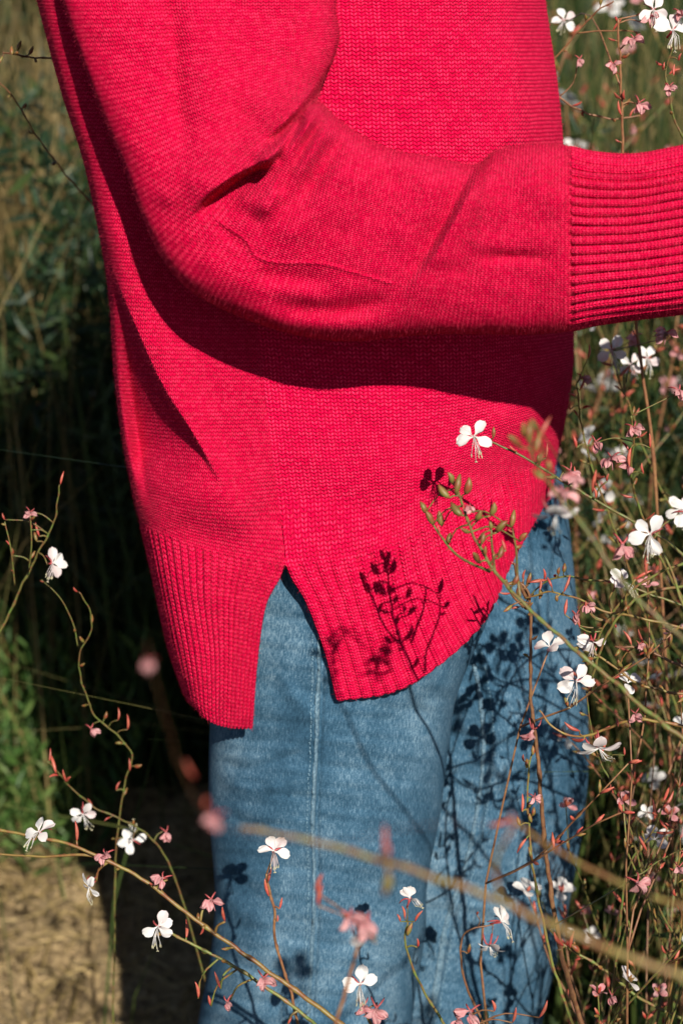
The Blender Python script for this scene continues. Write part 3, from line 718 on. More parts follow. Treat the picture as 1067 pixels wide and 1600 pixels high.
stuff_blades('green_grass', 'dark green grass growing behind the back of the jumper at left', 'grassgreen', 9000, (-1.6, 0.2), (1.15, 2.2), (0.35, 0.9), (0.003, 0.008), 0.4, filt=path, tone=(0, .75))
stuff_blades('green_grass', 'mixed meadow grass that closes the view far behind', 'grassgreen', 26000, (-5, 5), (2.6, 8.0), (0.8, 1.6), (0.006, 0.018), 0.3, seg=3, tone=(0, .75))
stuff_blades('dry_grass', 'tall pale dry grass rising behind the cuff', 'dry', 900, (0.2, 1.4), (0.8, 2.2), (0.9, 1.45), (0.003, 0.006), 0.3, tone=(0.2, 1))
stuff_blades('green_grass', 'tall green blades behind the cuff at upper right', 'grassgreen', 2500, (0.2, 1.4), (0.8, 2.2), (0.8, 1.4), (0.004, 0.009), 0.4, tone=(0.1, 1))
stuff_blades('green_grass', 'low green grass around and in front of the legs', 'grassgreen', 15000, (-2.5, 2.5), (-3.0, 0.0), (0.08, 0.35), (0.003, 0.007), 0.4, seg=3, tone=(0, .8))
stuff_blades('grass_stalk', 'thin grass stalks crossing the dark gap at left', 'grassgreen', 34, (-.60, -.20), (.35, 1.1), (.5, 1.1), (.0015, .003), .45, tone=(.4, 1))
stuff_blades('grass_stalk', 'pale dead stalks leaning at upper left', 'dry', 160, (-.9, -.35), (.9, 1.7), (.8, 1.35), (.002, .004), .35, tone=(.4, 1))
# leafy mass
def bushmass(name, label, mat, n, xr, yr, zr, lr, wr, tone=(0, 1), cat='shrub', filt=None):
    x = rng.uniform(*xr, n); y = rng.uniform(*yr, n); z = rng.uniform(*zr, n)
    if filt is not None: k = filt(x, y, z); x, y, z = x[k], y[k], z[k]; n = len(x)
    D = np.stack([rng.normal(0, .7, n), rng.normal(0, .7, n), rng.uniform(-.1, 1.2, n)], 1)
    V, F, T = leaves(np.stack([x, y, z], 1), D, rng.uniform(*lr, n), rng.uniform(*wr, n), rng.uniform(*tone, n))
    o = link(name, tri_mesh_tone(name, V, F, T, M[mat])); tag(o, label, cat, kind='stuff'); return o
def clump(x, y, z):
    q = np.sin(x*11+y*3)+np.sin(y*9-x*4+1)+np.sin(z*10+x*7)+np.sin(x*23-z*17)*.6
    return q > -0.9
bushmass('dark_foliage', 'dense dark green foliage in shade behind the jumper back', 'bush', 42000, (-1.3, 0.1), (1.15, 1.8), (0.0, 1.08), (0.03, 0.075), (0.006, 0.013), filt=lambda x, y, z: clump(x, y, z) & (z < .90+.13*np.sin(x*9)) & (y > 1.18))
bushmass('dark_foliage', 'dark leafy undergrowth behind the flowers at right', 'bush', 22000, (0.15, 1.5), (0.7, 1.9), (0.0, 1.1), (0.02, 0.055), (0.004, 0.010), tone=(.1, 1), filt=lambda x, y, z: clump(x*1.4, y, z*1.3) & (z < .95+.2*np.sin(x*7)))
bushmass('dark_foliage', 'dark leafy shrub behind the golden grass at upper left', 'bush', 16000, (-1.8, -0.2), (2.3, 3.0), (0.0, 1.3), (0.04, 0.09), (0.010, 0.02), tone=(.1, 1), filt=clump)
bushmass('green_foliage', 'mixed green foliage low among the stems at right', 'bush', 18000, (0.12, 1.3), (0.45, 1.6), (0.0, 0.75), (0.025, 0.06), (0.004, 0.009), tone=(.3, 1), filt=clump)

# ------------------------------------------------------------------ gaura plants
class MB:
    def __init__(s): s.v = []; s.f = []; s.m = []
    def add(s, vs, fs, mi=0):
        k = len(s.v); s.v += [tuple(v) for v in vs]; s.f += [tuple(i+k for i in f) for f in fs]; s.m += [mi]*len(fs)
    def tube(s, pts, rad, n=6, mi=0):
        pts = [Vector(p) for p in pts]; vs = []; fs = []
        ref = Vector((0.3, 0.2, 1))
        for i, p in enumerate(pts):
            d = (pts[min(i+1, len(pts)-1)]-pts[max(i-1, 0)]); d = d.normalized() if d.length > 1e-9 else Vector((0, 0, 1))
            a = d.cross(ref)
            if a.length < 0.05: a = d.cross(Vector((1, 0, 0)))
            a.normalize(); b = d.cross(a); ref = -a.cross(d) if False else ref
            r = rad[i] if hasattr(rad, '__len__') else rad
            for k in range(n): t = 2*PI*k/n; vs.append(p+a*math.cos(t)*r+b*math.sin(t)*r)
        for i in range(len(pts)-1):
            for k in range(n): fs.append((i*n+k, i*n+(k+1) % n, (i+1)*n+(k+1) % n, (i+1)*n+k))
        fs.append(tuple(range(n-1, -1, -1))); fs.append(tuple((len(pts)-1)*n+k for k in range(n)))
        s.add(vs, fs, mi)
    def mesh(s, name, mats, smooth=True):
        me = bpy.data.meshes.new(name); me.from_pydata(s.v, [], s.f)
        for m in mats: me.materials.append(m)
        me.polygons.foreach_set('material_index', s.m); me.polygons.foreach_set('use_smooth', [smooth]*len(s.f)); me.update(); return me
def petal_grid(L=.0135, W=.0092, curl=0.25, cup=0.3, wav=0.0, seed=0):
    """spatulate petal with a narrow claw, along +Y, face +Z"""
    vs = []; fs = []; nl, nw = 10, 6; r = random.Random(seed)
    ph = r.random()*6
    for i in range(nl+1):
        t = i/nl; claw = 0.10+0.90*smst(np.array((t-0.12)/0.42)); endr = math.sqrt(max(0, 1-max(0, (t-0.60)/0.40)**2.2))
        hw = W*0.5*float(claw)*max(endr, 0.06)
        y = L*t; z = L*(0.10*math.sin(t*PI)-curl*t*t*0.5)
        for j in range(nw+1):
            s_ = (j/nw-.5)*2
            vs.append((hw*s_+0.0003*math.sin(t*7+ph), y-0.0006*abs(s_)**3*(t > .9), z+cup*hw*s_*s_*0.6+wav*0.001*math.sin(s_*4+t*5+ph)-0.0002*(abs(s_) < .1)))
    for i in range(nl):
        for j in range(nw): a = i*(nw+1)+j; fs.append((a, a+1, a+nw+2, a+nw+1))
    return vs, fs
PETALS = []
for k in range(6):
    m = MB(); m.add(*petal_grid(curl=random.uniform(-.1, .35), cup=random.uniform(.1, .5), wav=random.uniform(0, .8), seed=k, W=random.uniform(.0078, .0098))); PETALS.append(m.mesh('petal', [M['petal']]))
PPINK = []
for k in range(3):
    m = MB(); m.add(*petal_grid(L=.010, W=.005, curl=random.uniform(.4, .9), cup=1.2, wav=1, seed=k+20)); PPINK.append(m.mesh('petal', [M['petal_pink']]))
def add_calyx(m, mi_cal, mi_st, k=1.0, stamens=True, seed=0):
    r = random.Random(seed)
    # tube of the flower behind the petals
    m.tube([(0, .001, -.010*k), (0, .0004, -.005*k), (0, 0, 0)], [.0009*k, .0008*k, .0014*k], 7, mi_cal)
    # reflexed sepals
    for q in range(2):
        a = r.uniform(-.4, .4)+(0.7 if q else -0.7)+PI/2; d = Vector((math.cos(a), math.sin(a), 0))
        m.tube([d*.001, d*.0045*k+Vector((0, 0, -.001)), d*.007*k+Vector((0, 0, -.004*k)), d*.0085*k+Vector((0, 0, -.008*k))], [.0006, .0008*k, .0007*k, .0003], 5, mi_cal)
    if stamens:
        for q in range(8):
            a = -PI/2+r.uniform(-.38, .38); ln = r.uniform(.010, .0145)*k; d = Vector((math.cos(a), math.sin(a), 0)); zz = r.uniform(.001, .006)
            p1 = d*ln*.55+Vector((0, 0, zz)); p2 = d*ln+Vector((r.uniform(-.001, .001), -.0008, zz*.7))
            m.tube([(0, 0, 0.0005), p1, p2], [.00022, .00020, .00018], 4, mi_st)
            m.tube([p2, p2+Vector((r.uniform(-.0004, .0004), -.0022, 0))], [.00038, .0003], 4, mi_st+1)
        e = Vector((r.uniform(-.001, .002), -.018*k, .003))
        m.tube([(0, 0, .0005), (0.0003, -.009*k, .005), e], [.0003, .00028, .00025], 4, mi_st)
        for q in range(4):
            a = q*PI/2+.4; m.tube([e, e+Vector((math.cos(a)*.0011, -.0006, math.sin(a)*.0011))], [.0005, .0003], 4, mi_st+1)
FLOWERS = []
for k in range(4):
    m = MB(); add_calyx(m, 0, 1, seed=k); FLOWERS.append(m.mesh('flower', [M['calyx'], M['petal'], M['stamen']]))
WILT = []
for k in range(3):
    m = MB(); add_calyx(m, 0, 1, 0.8, False, seed=k+9)
    m.tube([(0, 0, 0), (.0006, -.004, .002), (.001, -.009, .001)], [.0006, .0005, .0003], 4, 1); WILT.append(m.mesh('wilted_flower', [M['calyx'], M['petal_pink']]))
def spindle(L, R, n=7, bend=.1, k=7):
    m = MB(); m.tube([(bend*L*math.sin(t*PI), L*t, 0) for t in np.linspace(0, 1, k)], [max(R*math.sin(PI*min(1, (t*.94+.04)))**.75*(1-.25*t), R*.12) for t in np.linspace(0, 1, k)], n); return m
BUDS = [spindle(L, R, bend=b).mesh('bud', [M['bud']]) for L, R, b in ((.012, .0013, .08), (.009, .0012, -.1), (.0065, .0011, .12), (.014, .0014, .05))]
CAPS = [spindle(L, R, bend=b).mesh('seed_capsule', [M['capsule']]) for L, R, b in ((.0075, .0019, .1), (.006, .0016, -.1), (.009, .0018, .05))]
def sleaf():
    m = MB(); vs = []; fs = []
    for i in range(7):
        t = i/6; w_ = .0022*math.sin(PI*min(1, t*.95+.03))
        vs += [(-w_, .014*t, .0006), (0, .014*t, -.0003-.002*t*t), (w_, .014*t, .0006)]
    for i in range(6):
        for j in range(2): a = i*3+j; fs.append((a, a+1, a+4, a+3))
    m.add(vs, fs); return m.mesh('leaf', [M['leaf']])
LEAFM = sleaf()
def s2w(v):   # (right, up, toward the viewer) as a direction in the place
    return Vector((1, 0, 0))*v[0]+UPV*v[1]-FWD*v[2]
def frame(zdir, ydir):
    z = Vector(zdir).normalized(); y = Vector(ydir); y = (y-z*y.dot(z)); y = y.normalized() if y.length > 1e-4 else z.orthogonal().normalized(); x = y.cross(z)
    return Matrix((x, y, z)).transposed().to_4x4()
def put(name, me, parent, pos, rot, sc=1.0, label=None):
    o = link(name, me, parent); mm = Matrix.Translation(pos) @ rot @ Matrix.Scale(sc, 4)
    o.matrix_local = mm
    if label: o['label'] = label
    return o
def flower(root, pos, face, roll=0.0, sc=1.0, open_=1.0, rs=0, pang=(52, 128, -28, 208), label=None, wilt=False):
    rr = random.Random(rs); n = s2w(face).normalized(); up = s2w((-math.sin(roll), math.cos(roll), 0.02))
    f = put('wilted_flower' if wilt else 'flower', rr.choice(WILT if wilt else FLOWERS), root, pos, frame(n, up), sc, label)
    for a in pang:
        a = math.radians(a-90+rr.uniform(-7, 7)) if not wilt else math.radians(rr.uniform(100, 260))
        tilt = math.radians((1-open_)*70+rr.uniform(-8, 12)) if not wilt else math.radians(rr.uniform(10, 60))
        mt = Matrix.Rotation(a, 4, 'Z') @ Matrix.Rotation(tilt, 4, 'X') @ Matrix.Rotation(rr.uniform(-.35, .35), 4, 'Y')
        k = rr.uniform(.9, 1.08)
        o = link('petal', rr.choice(PPINK if wilt else PETALS), f); o.matrix_local = mt @ Matrix.Scale(k, 4)
    return f
def stem_path(pts, y0, y1, ground_=True):
    n = len(pts); W = []
    for i, p in enumerate(pts):
        y = p[2] if len(p) > 2 else y0+(y1-y0)*i/(n-1)
        W.append(PX(p[0], p[1], y))
    pl = [Vector(q) for q in cr(np.array([w_[:] for w_ in W]), np.linspace(0, n-1, (n-1)*9+1))]
    for k in range(1, len(pl)-1): pl[k] += Vector((mnoise.noise(pl[k]*90), mnoise.noise(pl[k]*90+Vector((9, 3, 1))), mnoise.noise(pl[k]*90+Vector((1, 7, 5)))))*.0011
    if ground_:
        d = (pl[-1]-pl[-4]).normalized(); p = pl[-1]; b = Vector((p.x+d.x*.22+.02, p.y+.03, 0.0))
        q = p+d*.12; q.z = max(q.z-.02, .2)
        ext = cr(np.array([p[:], q[:], ((q+b)/2+Vector((.02, 0, .03)))[:], b[:]]), np.linspace(0, 3, 16)[1:]); pl += [Vector(e) for e in ext]
    return pl
def branch(label, pts, y0, y1, r0, r1, mat='stem_green', items=(), auto=None, side=(), seed=0, ground_=True, leaves_=0):
    """one flowering branch: stem, buds, capsules, flowers as its parts"""
    rr = random.Random(seed*31+5); root = link('gaura_branch', None)
    path_ = stem_path(pts, y0, y1, ground_); root.location = path_[-1]; inv = -path_[-1]
    L = [p+inv for p in path_]; n = len(L); m = MB()
    nv = (len(pts)-1)*9+1
    rad = [(r0+(r1-r0)*min(1, i/(nv-1)))*(1+.10*mnoise.noise(path_[i]*300)+(.35 if (i % 9 == 4) else 0)*(.5 if r0+r1 > .004 else 1)) for i in range(n)]
    m.tube(L, rad, 7)
    def att(pos):   # pedicel from the closest stem point
        j = min(range(nv), key=lambda i: (L[i]-pos).length); a = L[j]
        if (a-pos).length > .002:
            t0 = (L[max(j-1, 0)]-a); t0 = t0.normalized()*.3*(a-pos).length if t0.length > 0 else Vector((0, 0, 0))
            m.tube([Vector(q) for q in cr(np.array([a[:], ((a+pos)/2+t0*.5)[:], pos[:]]), np.linspace(0, 2, 7))], [rad[j]*.75]*3+[rad[j]*.6]*4, 5)
        return a
    for it in items:
        kind, px, py = it[0], it[1], it[2]; o_ = it[3] if len(it) > 3 else {}
        yy = o_.get('y', None)
        if yy is None:
            jb = min(range(nv), key=lambda i: (path_[i].x-PX(px, py, path_[i].y).x)**2+(path_[i].z-PX(px, py, path_[i].y).z)**2); yy = path_[jb].y-.004
        pos = PX(px, py, yy)+inv; a = None
        if kind in ('flower', 'wilt'):
            face = o_.get('face', (rr.uniform(-.4, .4), rr.uniform(-.1, .4), 1)); nn = s2w(face).normalized()
            sc = o_.get('sc', 1.0); a = att(pos-nn*.009*sc)
            flower(root, pos, face, math.radians(o_.get('roll', rr.uniform(-20, 20))), sc, o_.get('open', 1.0), rr.randint(0, 9999), o_.get('pang', (52, 128, -28, 208)), None, kind == 'wilt')
        else:
            d = s2w(o_.get('dir', (rr.uniform(-.5, .5), 1, rr.uniform(-.3, .3)))).normalized(); sc = o_.get('sc', 1.0); att(pos)
            put('bud' if kind == 'bud' else 'seed_capsule', rr.choice(BUDS if kind == 'bud' else CAPS), root, pos, frame(Vector((rr.uniform(-1, 1), rr.uniform(-1, 1), .1)), d), sc)
    if auto:
        t0, t1, cnt, redness = auto; jl = None
        for q in range(cnt):
            i = int((t0+(t1-t0)*(q+rr.uniform(0, .6))/cnt)*(nv-1)); i = max(0, min(nv-2, i)); tan = (L[i]-L[i+1]).normalized()
            sd = tan.orthogonal(); sd.rotate(Matrix.Rotation(q*2.4+rr.random(), 3, tan)); d = (tan*rr.uniform(.5, 1.2)+sd).normalized()
            bd = rr.random() < redness*(1-.5*q/cnt)
            ped = rr.uniform(.0, .004); m.tube([L[i], L[i]+d*(ped+.001)], [rad[i]*.7, rad[i]*.6], 5)
            put('bud' if bd else 'seed_capsule', rr.choice(BUDS if bd else CAPS), root, L[i]+d*ped, frame(sd.cross(d) if sd.cross(d).length > .01 else Vector((0, 0, 1)), d), rr.uniform(.7, 1.15))
    for q in range(leaves_):
        i = rr.randrange(nv//4, nv-1); tan = (L[i]-L[i+1]).normalized(); sd = tan.orthogonal(); sd.rotate(Matrix.Rotation(rr.random()*6, 3, tan))
        put('leaf', LEAFM, root, L[i], frame(sd.cross(tan), (tan+sd).normalized()), rr.uniform(.7, 1.6))
    for sp in side:
        W = [PX(p[0], p[1], p[2])+inv for p in sp]; k = len(W)
        pl = cr(np.array([q[:] for q in W]), np.linspace(0, k-1, (k-1)*7+1)); m.tube([Vector(q)+Vector((0, 0, mnoise.noise(Vector(q)*90)*.0008)) for q in pl], np.linspace(r0*.8, (r0+r1)*.45, len(pl)), 6)
        for i in range(1, len(pl)-1, 5):
            p = Vector(pl[i]); tan = (Vector(pl[i-1])-Vector(pl[i+1])).normalized(); sd = tan.orthogonal(); sd.rotate(Matrix.Rotation(rr.random()*6, 3, tan)); d = (tan+sd).normalized()
            if rr.random() < .6: bd = rr.random() < .55; put('bud' if bd else 'seed_capsule', rr.choice(BUDS if bd else CAPS), root, p, frame(sd.cross(d), d), rr.uniform(.5, .9))
    me = m.mesh('stem', [M[mat]]); link('stem', me, root)
    tag(root, label, 'flower stem', 'gaura branches in front of and beside the person')
    return root

F = 'flower'; W_ = 'wilt'; B = 'bud'; K = 'cap'
# --- around the jumper hem
branch('thin green branch reaching left over the jumper, carrying the lone white four-petalled flower', [(752,687),(785,698),(830,722),(880,752),(930,782),(985,812),(1040,845),(1110,905)], -.252, -.27, .0007, .0013, 'stem_green',
 [(F,740,682,dict(face=(-.15,.1,1),roll=8,sc=1.05,y=-.256,pang=(48,132,-42,196))),(K,770,684,dict(dir=(0,1,.2),sc=.9)),(B,806,705,dict(dir=(-.7,.3,.3))),(K,842,722,dict(dir=(-.8,.6,0))),(B,852,716,dict(dir=(0,1,0),sc=.8)),
  (K,868,745,dict(dir=(-1,.2,0))),(B,900,758,dict(dir=(-.3,1,0))),(W_,890,735,dict(sc=1.0)),(B,930,778,dict(dir=(-.3,1,0),sc=1.2)),(B,948,752,dict(dir=(0,1,0)))], seed=1)
branch('blurred green branch of small buds rising in front of the ribbed front hem', [(708,748),(722,790),(742,842),(775,895),(820,945),(880,1000),(950,1058),(1010,1110),(1080,1165)], -.335, -.48, .0008, .0017, 'stem_green',
 [(K,706,756,dict(dir=(-.4,1,0),sc=1.6)),(K,702,778,dict(dir=(-.8,.8,0),sc=1.6)),(K,726,772,dict(dir=(.6,1,0),sc=1.7)),(K,712,772,dict(dir=(.3,1,0),sc=1.6)),(K,722,806,dict(dir=(-.9,.6,0),sc=1.7)),(K,742,812,dict(dir=(.8,.8,0),sc=1.6)),(K,664,802,dict(dir=(-.3,1,0),sc=1.5,y=-.335)),(K,676,820,dict(dir=(-.8,.7,0),sc=1.5,y=-.34)),(K,690,822,dict(dir=(.5,1,0),sc=1.5,y=-.34)),(K,700,850,dict(dir=(.6,.9,0),sc=1.4,y=-.35)),(K,798,824,dict(dir=(.2,1,0),sc=1.4,y=-.33)),(K,812,846,dict(dir=(.8,.8,0),sc=1.4,y=-.335)),(K,766,806,dict(dir=(.1,1,0),sc=1.7)),(K,776,832,dict(dir=(.7,1,0),sc=1.5)),(K,752,850,dict(dir=(.8,.6,0),sc=1.3)),(K,748,880,dict(dir=(-.9,.3,0),sc=1.4)),(K,800,915,dict(dir=(.4,1,0),sc=1.2)),(B,790,860,dict(dir=(.1,1,0),sc=1.2)),(K,778,872,dict(dir=(.5,1,0),sc=1.3)),(W_,733,792,dict(sc=.7)),(B,724,800,dict(dir=(-1,.6,0),sc=.7)),(K,735,832,dict(dir=(-1,.6,0))),(K,757,868,dict(dir=(-1,.5,0),sc=.9)),
  (K,766,828,dict(dir=(0,1,0),sc=1.1)),(K,770,890,dict(dir=(-1,0,0),sc=.8))], None, side=[[(767,818,-.32),(768,850,-.33),(772,890,-.37)],[(668,806,-.335),(690,840,-.345),(720,872,-.36),(765,893,-.38)],[(800,826,-.33),(806,860,-.345),(808,900,-.38),(812,932,-.39)]], seed=2)  # extra side twigs and enlarged capsules added to strengthen the shadow on the hem
branch('blurred upright tip of green capsules before the dark arm shadow', [(832,655),(828,690),(836,722),(852,750),(885,790),(930,850),(985,925),(1080,1010)], -.60, -.68, .0006, .0011, 'stem_green',
 [(B,830,668,dict(dir=(0,1,0),sc=.9)),(K,824,690,dict(dir=(-.4,1,0),sc=1.3)),(K,814,700,dict(dir=(-.8,.6,0),sc=1.3)),(K,842,722,dict(dir=(.8,.6,0),sc=1.2)),(B,840,690,dict(dir=(.5,1,0),sc=1.1)),(K,836,706,dict(dir=(.4,1,0),sc=1.3)),(K,818,682,dict(dir=(-.6,1,0))),(K,850,748,dict(dir=(-.8,.3,0))),(K,858,735,dict(dir=(.4,1,0))),
  (W_,880,768,dict(sc=1.0,y=-.56)),(F,868,803,dict(face=(0,-.75,.35),roll=0,sc=1.1,y=-.56,pang=(80,100,5,175))),(W_,897,745,dict(sc=.8,y=-.56))], seed=3)
branch('brown woody stem standing upright before the far leg', [(806,905),(826,930),(829,1010),(829,1090),(838,1170),(846,1260),(856,1360),(868,1440),(884,1520),(908,1600),(930,1700)], -.235, -.27, .0009, .0024, 'stem_brown',
 [(W_,832,1140,dict(face=(0,-.8,.4),sc=1.1)),(K,808,930,{}),(K,800,945,dict(dir=(-.8,-.4,0))),(K,815,925,{}),(K,822,952,dict(dir=(.6,.6,0))),(B,845,905,dict(dir=(-.3,-1,0)))], (0,.25,7,.3), seed=4,
 side=[[(803,880,-.25),(808,905,-.245),(822,935,-.24)],[(790,905,-.24),(800,930,-.24),(822,950,-.237)]])
branch('green stem with paired seed capsules climbing beside the brown woody stem', [(838,1150),(828,1190),(824,1240),(826,1300),(832,1360),(846,1430),(862,1500),(893,1600),(920,1700)], -.245, -.26, .0006, .0014, 'stem_green',
 [(K,832,1180,{}),(K,838,1172,dict(dir=(.5,1,0))),(K,822,1200,dict(dir=(-.6,1,0))),(B,818,1190,{}),(W_,834,1245,dict(sc=.7)),(K,826,1262,dict(dir=(-.6,1,0))),(K,832,1275,dict(dir=(.6,1,0))),(B,815,1268,{}),(K,812,1290,dict(dir=(-.8,.6,0))),(B,822,1310,dict(dir=(-.6,-1,0))),(K,830,1285,{})], seed=5)
branch('branch from the right edge tipped with the open white flower above the far knee', [(905,1058),(925,1020),(945,975),(985,925),(1040,890),(1110,870)], -.25, -.27, .0007, .0012, 'stem_green',
 [(F,900,1064,dict(face=(-.05,.1,1),roll=-14,sc=1.15,y=-.262,pang=(78,152,215,8))),(F,925,1003,dict(face=(.1,-.5,.8),roll=0,sc=.9,pang=(150,190,-10,240))),(B,905,980,dict(dir=(-.6,1,0),sc=1.2)),(B,918,955,dict(dir=(-.5,1,0))),(W_,918,945,dict(sc=.8)),(K,918,1040,{}),(B,882,960,dict(dir=(-.6,.8,0),sc=1.3))], seed=6)
branch('thin olive branch running left to right just above the open white flower', [(820,935),(860,925),(905,938),(950,957),(1000,965),(1080,985)], -.245, -.28, .0006, .0011, 'stem_olive',
 [(F,972,908,dict(face=(.5,.5,.7),roll=10,sc=.95,y=-.255,pang=(100,160,200,50))),(B,992,905,dict(dir=(.8,.5,0))),(B,880,925,dict(dir=(.4,1,0))),(K,870,940,dict(dir=(-.5,.8,0))),(W_,900,960,dict(sc=.8)),(K,925,940,{}),(B,862,918,{})], seed=7)
branch('arching green branch from the right edge to the hem corner', [(815,950),(840,918),(870,902),(915,905),(965,912),(1020,930),(1090,955)], -.23, -.26, .0005, .0010, 'stem_green', [(B,850,905,{}),(K,880,895,dict(dir=(0,1,0))),(K,872,898,{})], (0,.4,5,.3), seed=8)
branch('pair of hanging blossoms with long pink reflexed sepals right of the far knee', [(842,1110),(870,1140),(905,1150),(945,1140),(985,1125),(1030,1128),(1090,1140)], -.27, -.30, .0007, .0013, 'stem_olive',
 [(F,935,1168,dict(face=(.1,-.8,.5),roll=20,sc=1.2,y=-.285,pang=(60,120,-10,175))),(B,905,1142,dict(dir=(-1,.6,0),sc=1.5,y=-.285)),(B,912,1155,dict(dir=(-1,-.3,0),sc=1.4,y=-.285)),(W_,992,1115,dict(sc=.8,y=-.29)),(B,965,1135,{})], seed=9)
branch('slim dark branch dropping from the blurred tangle down the right side', [(915,1080),(922,1130),(935,1185),(960,1235),(985,1300),(1005,1370),(1040,1440),(1090,1520)], -.22, -.24, .0005, .0011, 'stem_green', [(B,938,1180,{}),(B,958,1240,{}),(F,1010,1270,dict(sc=.6,y=-.1)),(B,975,1180,dict(dir=(-.2,1,0)))], (0,.9,9,.5), seed=10)
branch('forked branch with red pointed buds at the right edge', [(1035,1255),(1018,1300),(985,1345),(972,1400),(965,1480),(950,1600),(945,1700)], -.26, -.27, .0006, .0013, 'stem_green', [(B,1035,1262,dict(dir=(.7,1,0),sc=1.3)),(B,1022,1280,dict(dir=(0,1,0),sc=1.2)),(K,1000,1330,{}),(B,1010,1330,{})], (0,.3,4,.8), seed=11,
 side=[[(1067,1325,-.26),(1030,1345,-.26),(1000,1365,-.262),(978,1370,-.263)]])
branch('branch of long coral buds leaning out at the lower right edge', [(1062,1330),(1058,1370),(1064,1420),(1060,1480),(1045,1560),(1030,1680)], -.28, -.28, .0007, .0012, 'stem_olive', [(B,1062,1310,dict(dir=(.3,1,0),sc=1.5)),(B,1055,1400,dict(dir=(-.2,1,0),sc=1.3)),(W_,1060,1355,dict(sc=.8)),(B,1040,1490,dict(dir=(-.5,1,0))),(B,1052,1500,{})], (0,.6,5,.9), seed=12)
branch('arching branch with white bloom and folded pink petals at the far right, mid height', [(1005,830),(1025,850),(1045,885),(1065,940),(1090,1000)], -.33, -.35, .0007, .0012, 'stem_green',
 [(F,1015,835,dict(face=(-.3,.1,1),roll=-5,sc=1.1,y=-.34,pang=(60,140,-60,200))),(W_,972,850,dict(sc=1.3,y=-.34)),(B,1012,862,dict(dir=(0,-1,0),sc=1.4)),(F,1072,800,dict(sc=1.0))], seed=13)
branch('green bowed stem crossing upward beside the white flower at the right', [(925,1060),(940,1010),(965,965),(1005,930),(1067,915),(1100,912)], -.30, -.32, .0009, .0012, 'stem_green', [], (.1,.6,3,.4), seed=14)
branch('olive branch sloping down right, lower of the crossing stems at far knee height', [(905,1010),(950,1035),(1000,1070),(1067,1085),(1120,1092)], -.255, -.27, .0008, .0012, 'stem_olive', [(K,972,1042,{}),(B,1005,1005,dict(dir=(-.2,1,0)))], (0,.9,6,.5), seed=15)
branch('red tinted stem arching over the open white flower to the right edge', [(960,1010),(1000,1015),(1040,1030),(1100,1060)], -.27, -.28, .0007, .0012, 'stem_brown', [(W_,998,1007,dict(sc=.6)),(K,1045,1008,dict(sc=1.2))], (0,.9,5,.5), seed=16)
# --- lower middle, nearer the lens
branch('thick blurred stem slanting across both legs close to the lens', [(375,1292),(450,1305),(520,1322),(600,1345),(680,1372),(765,1402),(850,1440),(950,1482),(1075,1532)], -.92, -.98, .0009, .0015, 'stem_olive',
 [(B,600,1330,dict(dir=(0,1,0),sc=.9)),(K,607,1365,dict(dir=(0,-1,0),sc=1.3)),(B,605,1340,dict(sc=1.0)),(B,800,1295,dict(dir=(-.2,1,0),sc=1.0))], seed=17, side=[[(790,1275,-.85),(840,1310,-.86),(900,1345,-.87),(980,1385,-.88),(1075,1420,-.89)]])
branch('very soft pink buds floating at left of the near thigh, close to the lens', [(230,1000),(238,1040),(262,1130),(300,1240),(350,1290),(430,1310)], -.98, -1.0, .00006, .00008, 'stem_brown', [(W_,232,1035,dict(sc=.5)),(W_,335,1275,dict(sc=.6)),(B,322,1262,dict(sc=.7)),(B,305,1215,dict(sc=.6))], seed=18, ground_=True)
branch('long olive stem sloping from the left edge to the bottom of the near leg', [(-40,1290),(50,1306),(130,1328),(220,1372),(290,1425),(360,1475),(430,1525),(500,1575),(570,1630)], -.34, -.40, .0010, .0019, 'stem_olive',
 [(F,62,1300,dict(sc=0.94,face=(-.3,.5,.6))),(W_,165,1335,dict(sc=0.94)),(F,140,1385,dict(sc=0.78,face=(-.5,-.3,.5))),(W_,255,1372,dict(sc=.9)),(W_,330,1405,dict(face=(0,.3,1),sc=1.0)),(B,318,1450,dict(dir=(0,-1,0))),(B,352,1440,dict(dir=(.2,1,0))),(W_,412,1528,dict(sc=1.1,face=(0,.2,1)))], (.1,.7,6,.4), seed=19,
 side=[[(-30,1332,-.34),(60,1338,-.345),(130,1336,-.35),(170,1342,-.35)]])
branch('yellow green stem below and parallel to the long olive stem', [(262,1455),(300,1475),(350,1500),(420,1545),(480,1590),(540,1640)], -.33, -.36, .0010, .0015, 'stem_green',
 [(F,247,1448,dict(face=(-.3,.2,.9),sc=0.98,pang=(60,200,-30,20))),(B,310,1560,dict(dir=(-.3,1,0),sc=1.2)),(B,330,1572,dict(dir=(0,1,0),sc=1.3)),(W_,355,1565,dict(sc=.8)),(B,345,1545,dict(dir=(-.2,1,0))),(B,450,1600,dict(dir=(.2,1,0)))], (0,.5,4,.5), seed=20)
branch('upright stem with a white blossom on a red neck before the near thigh', [(417,1365),(420,1390),(430,1425),(428,1460),(440,1505),(455,1550),(470,1620)], -.30, -.31, .0010, .0012, 'stem_brown',
 [(F,428,1330,dict(face=(.1,.45,.7),roll=-4,sc=1.0,y=-.305,pang=(50,100,-15,172))),(B,419,1378,dict(dir=(0,1,0),sc=1.0)),(B,420,1400,dict(dir=(.1,1,0),sc=1.2)),(B,437,1420,dict(dir=(.1,1,0))),(B,434,1440,dict(dir=(.3,1,0),sc=.8))], seed=21)
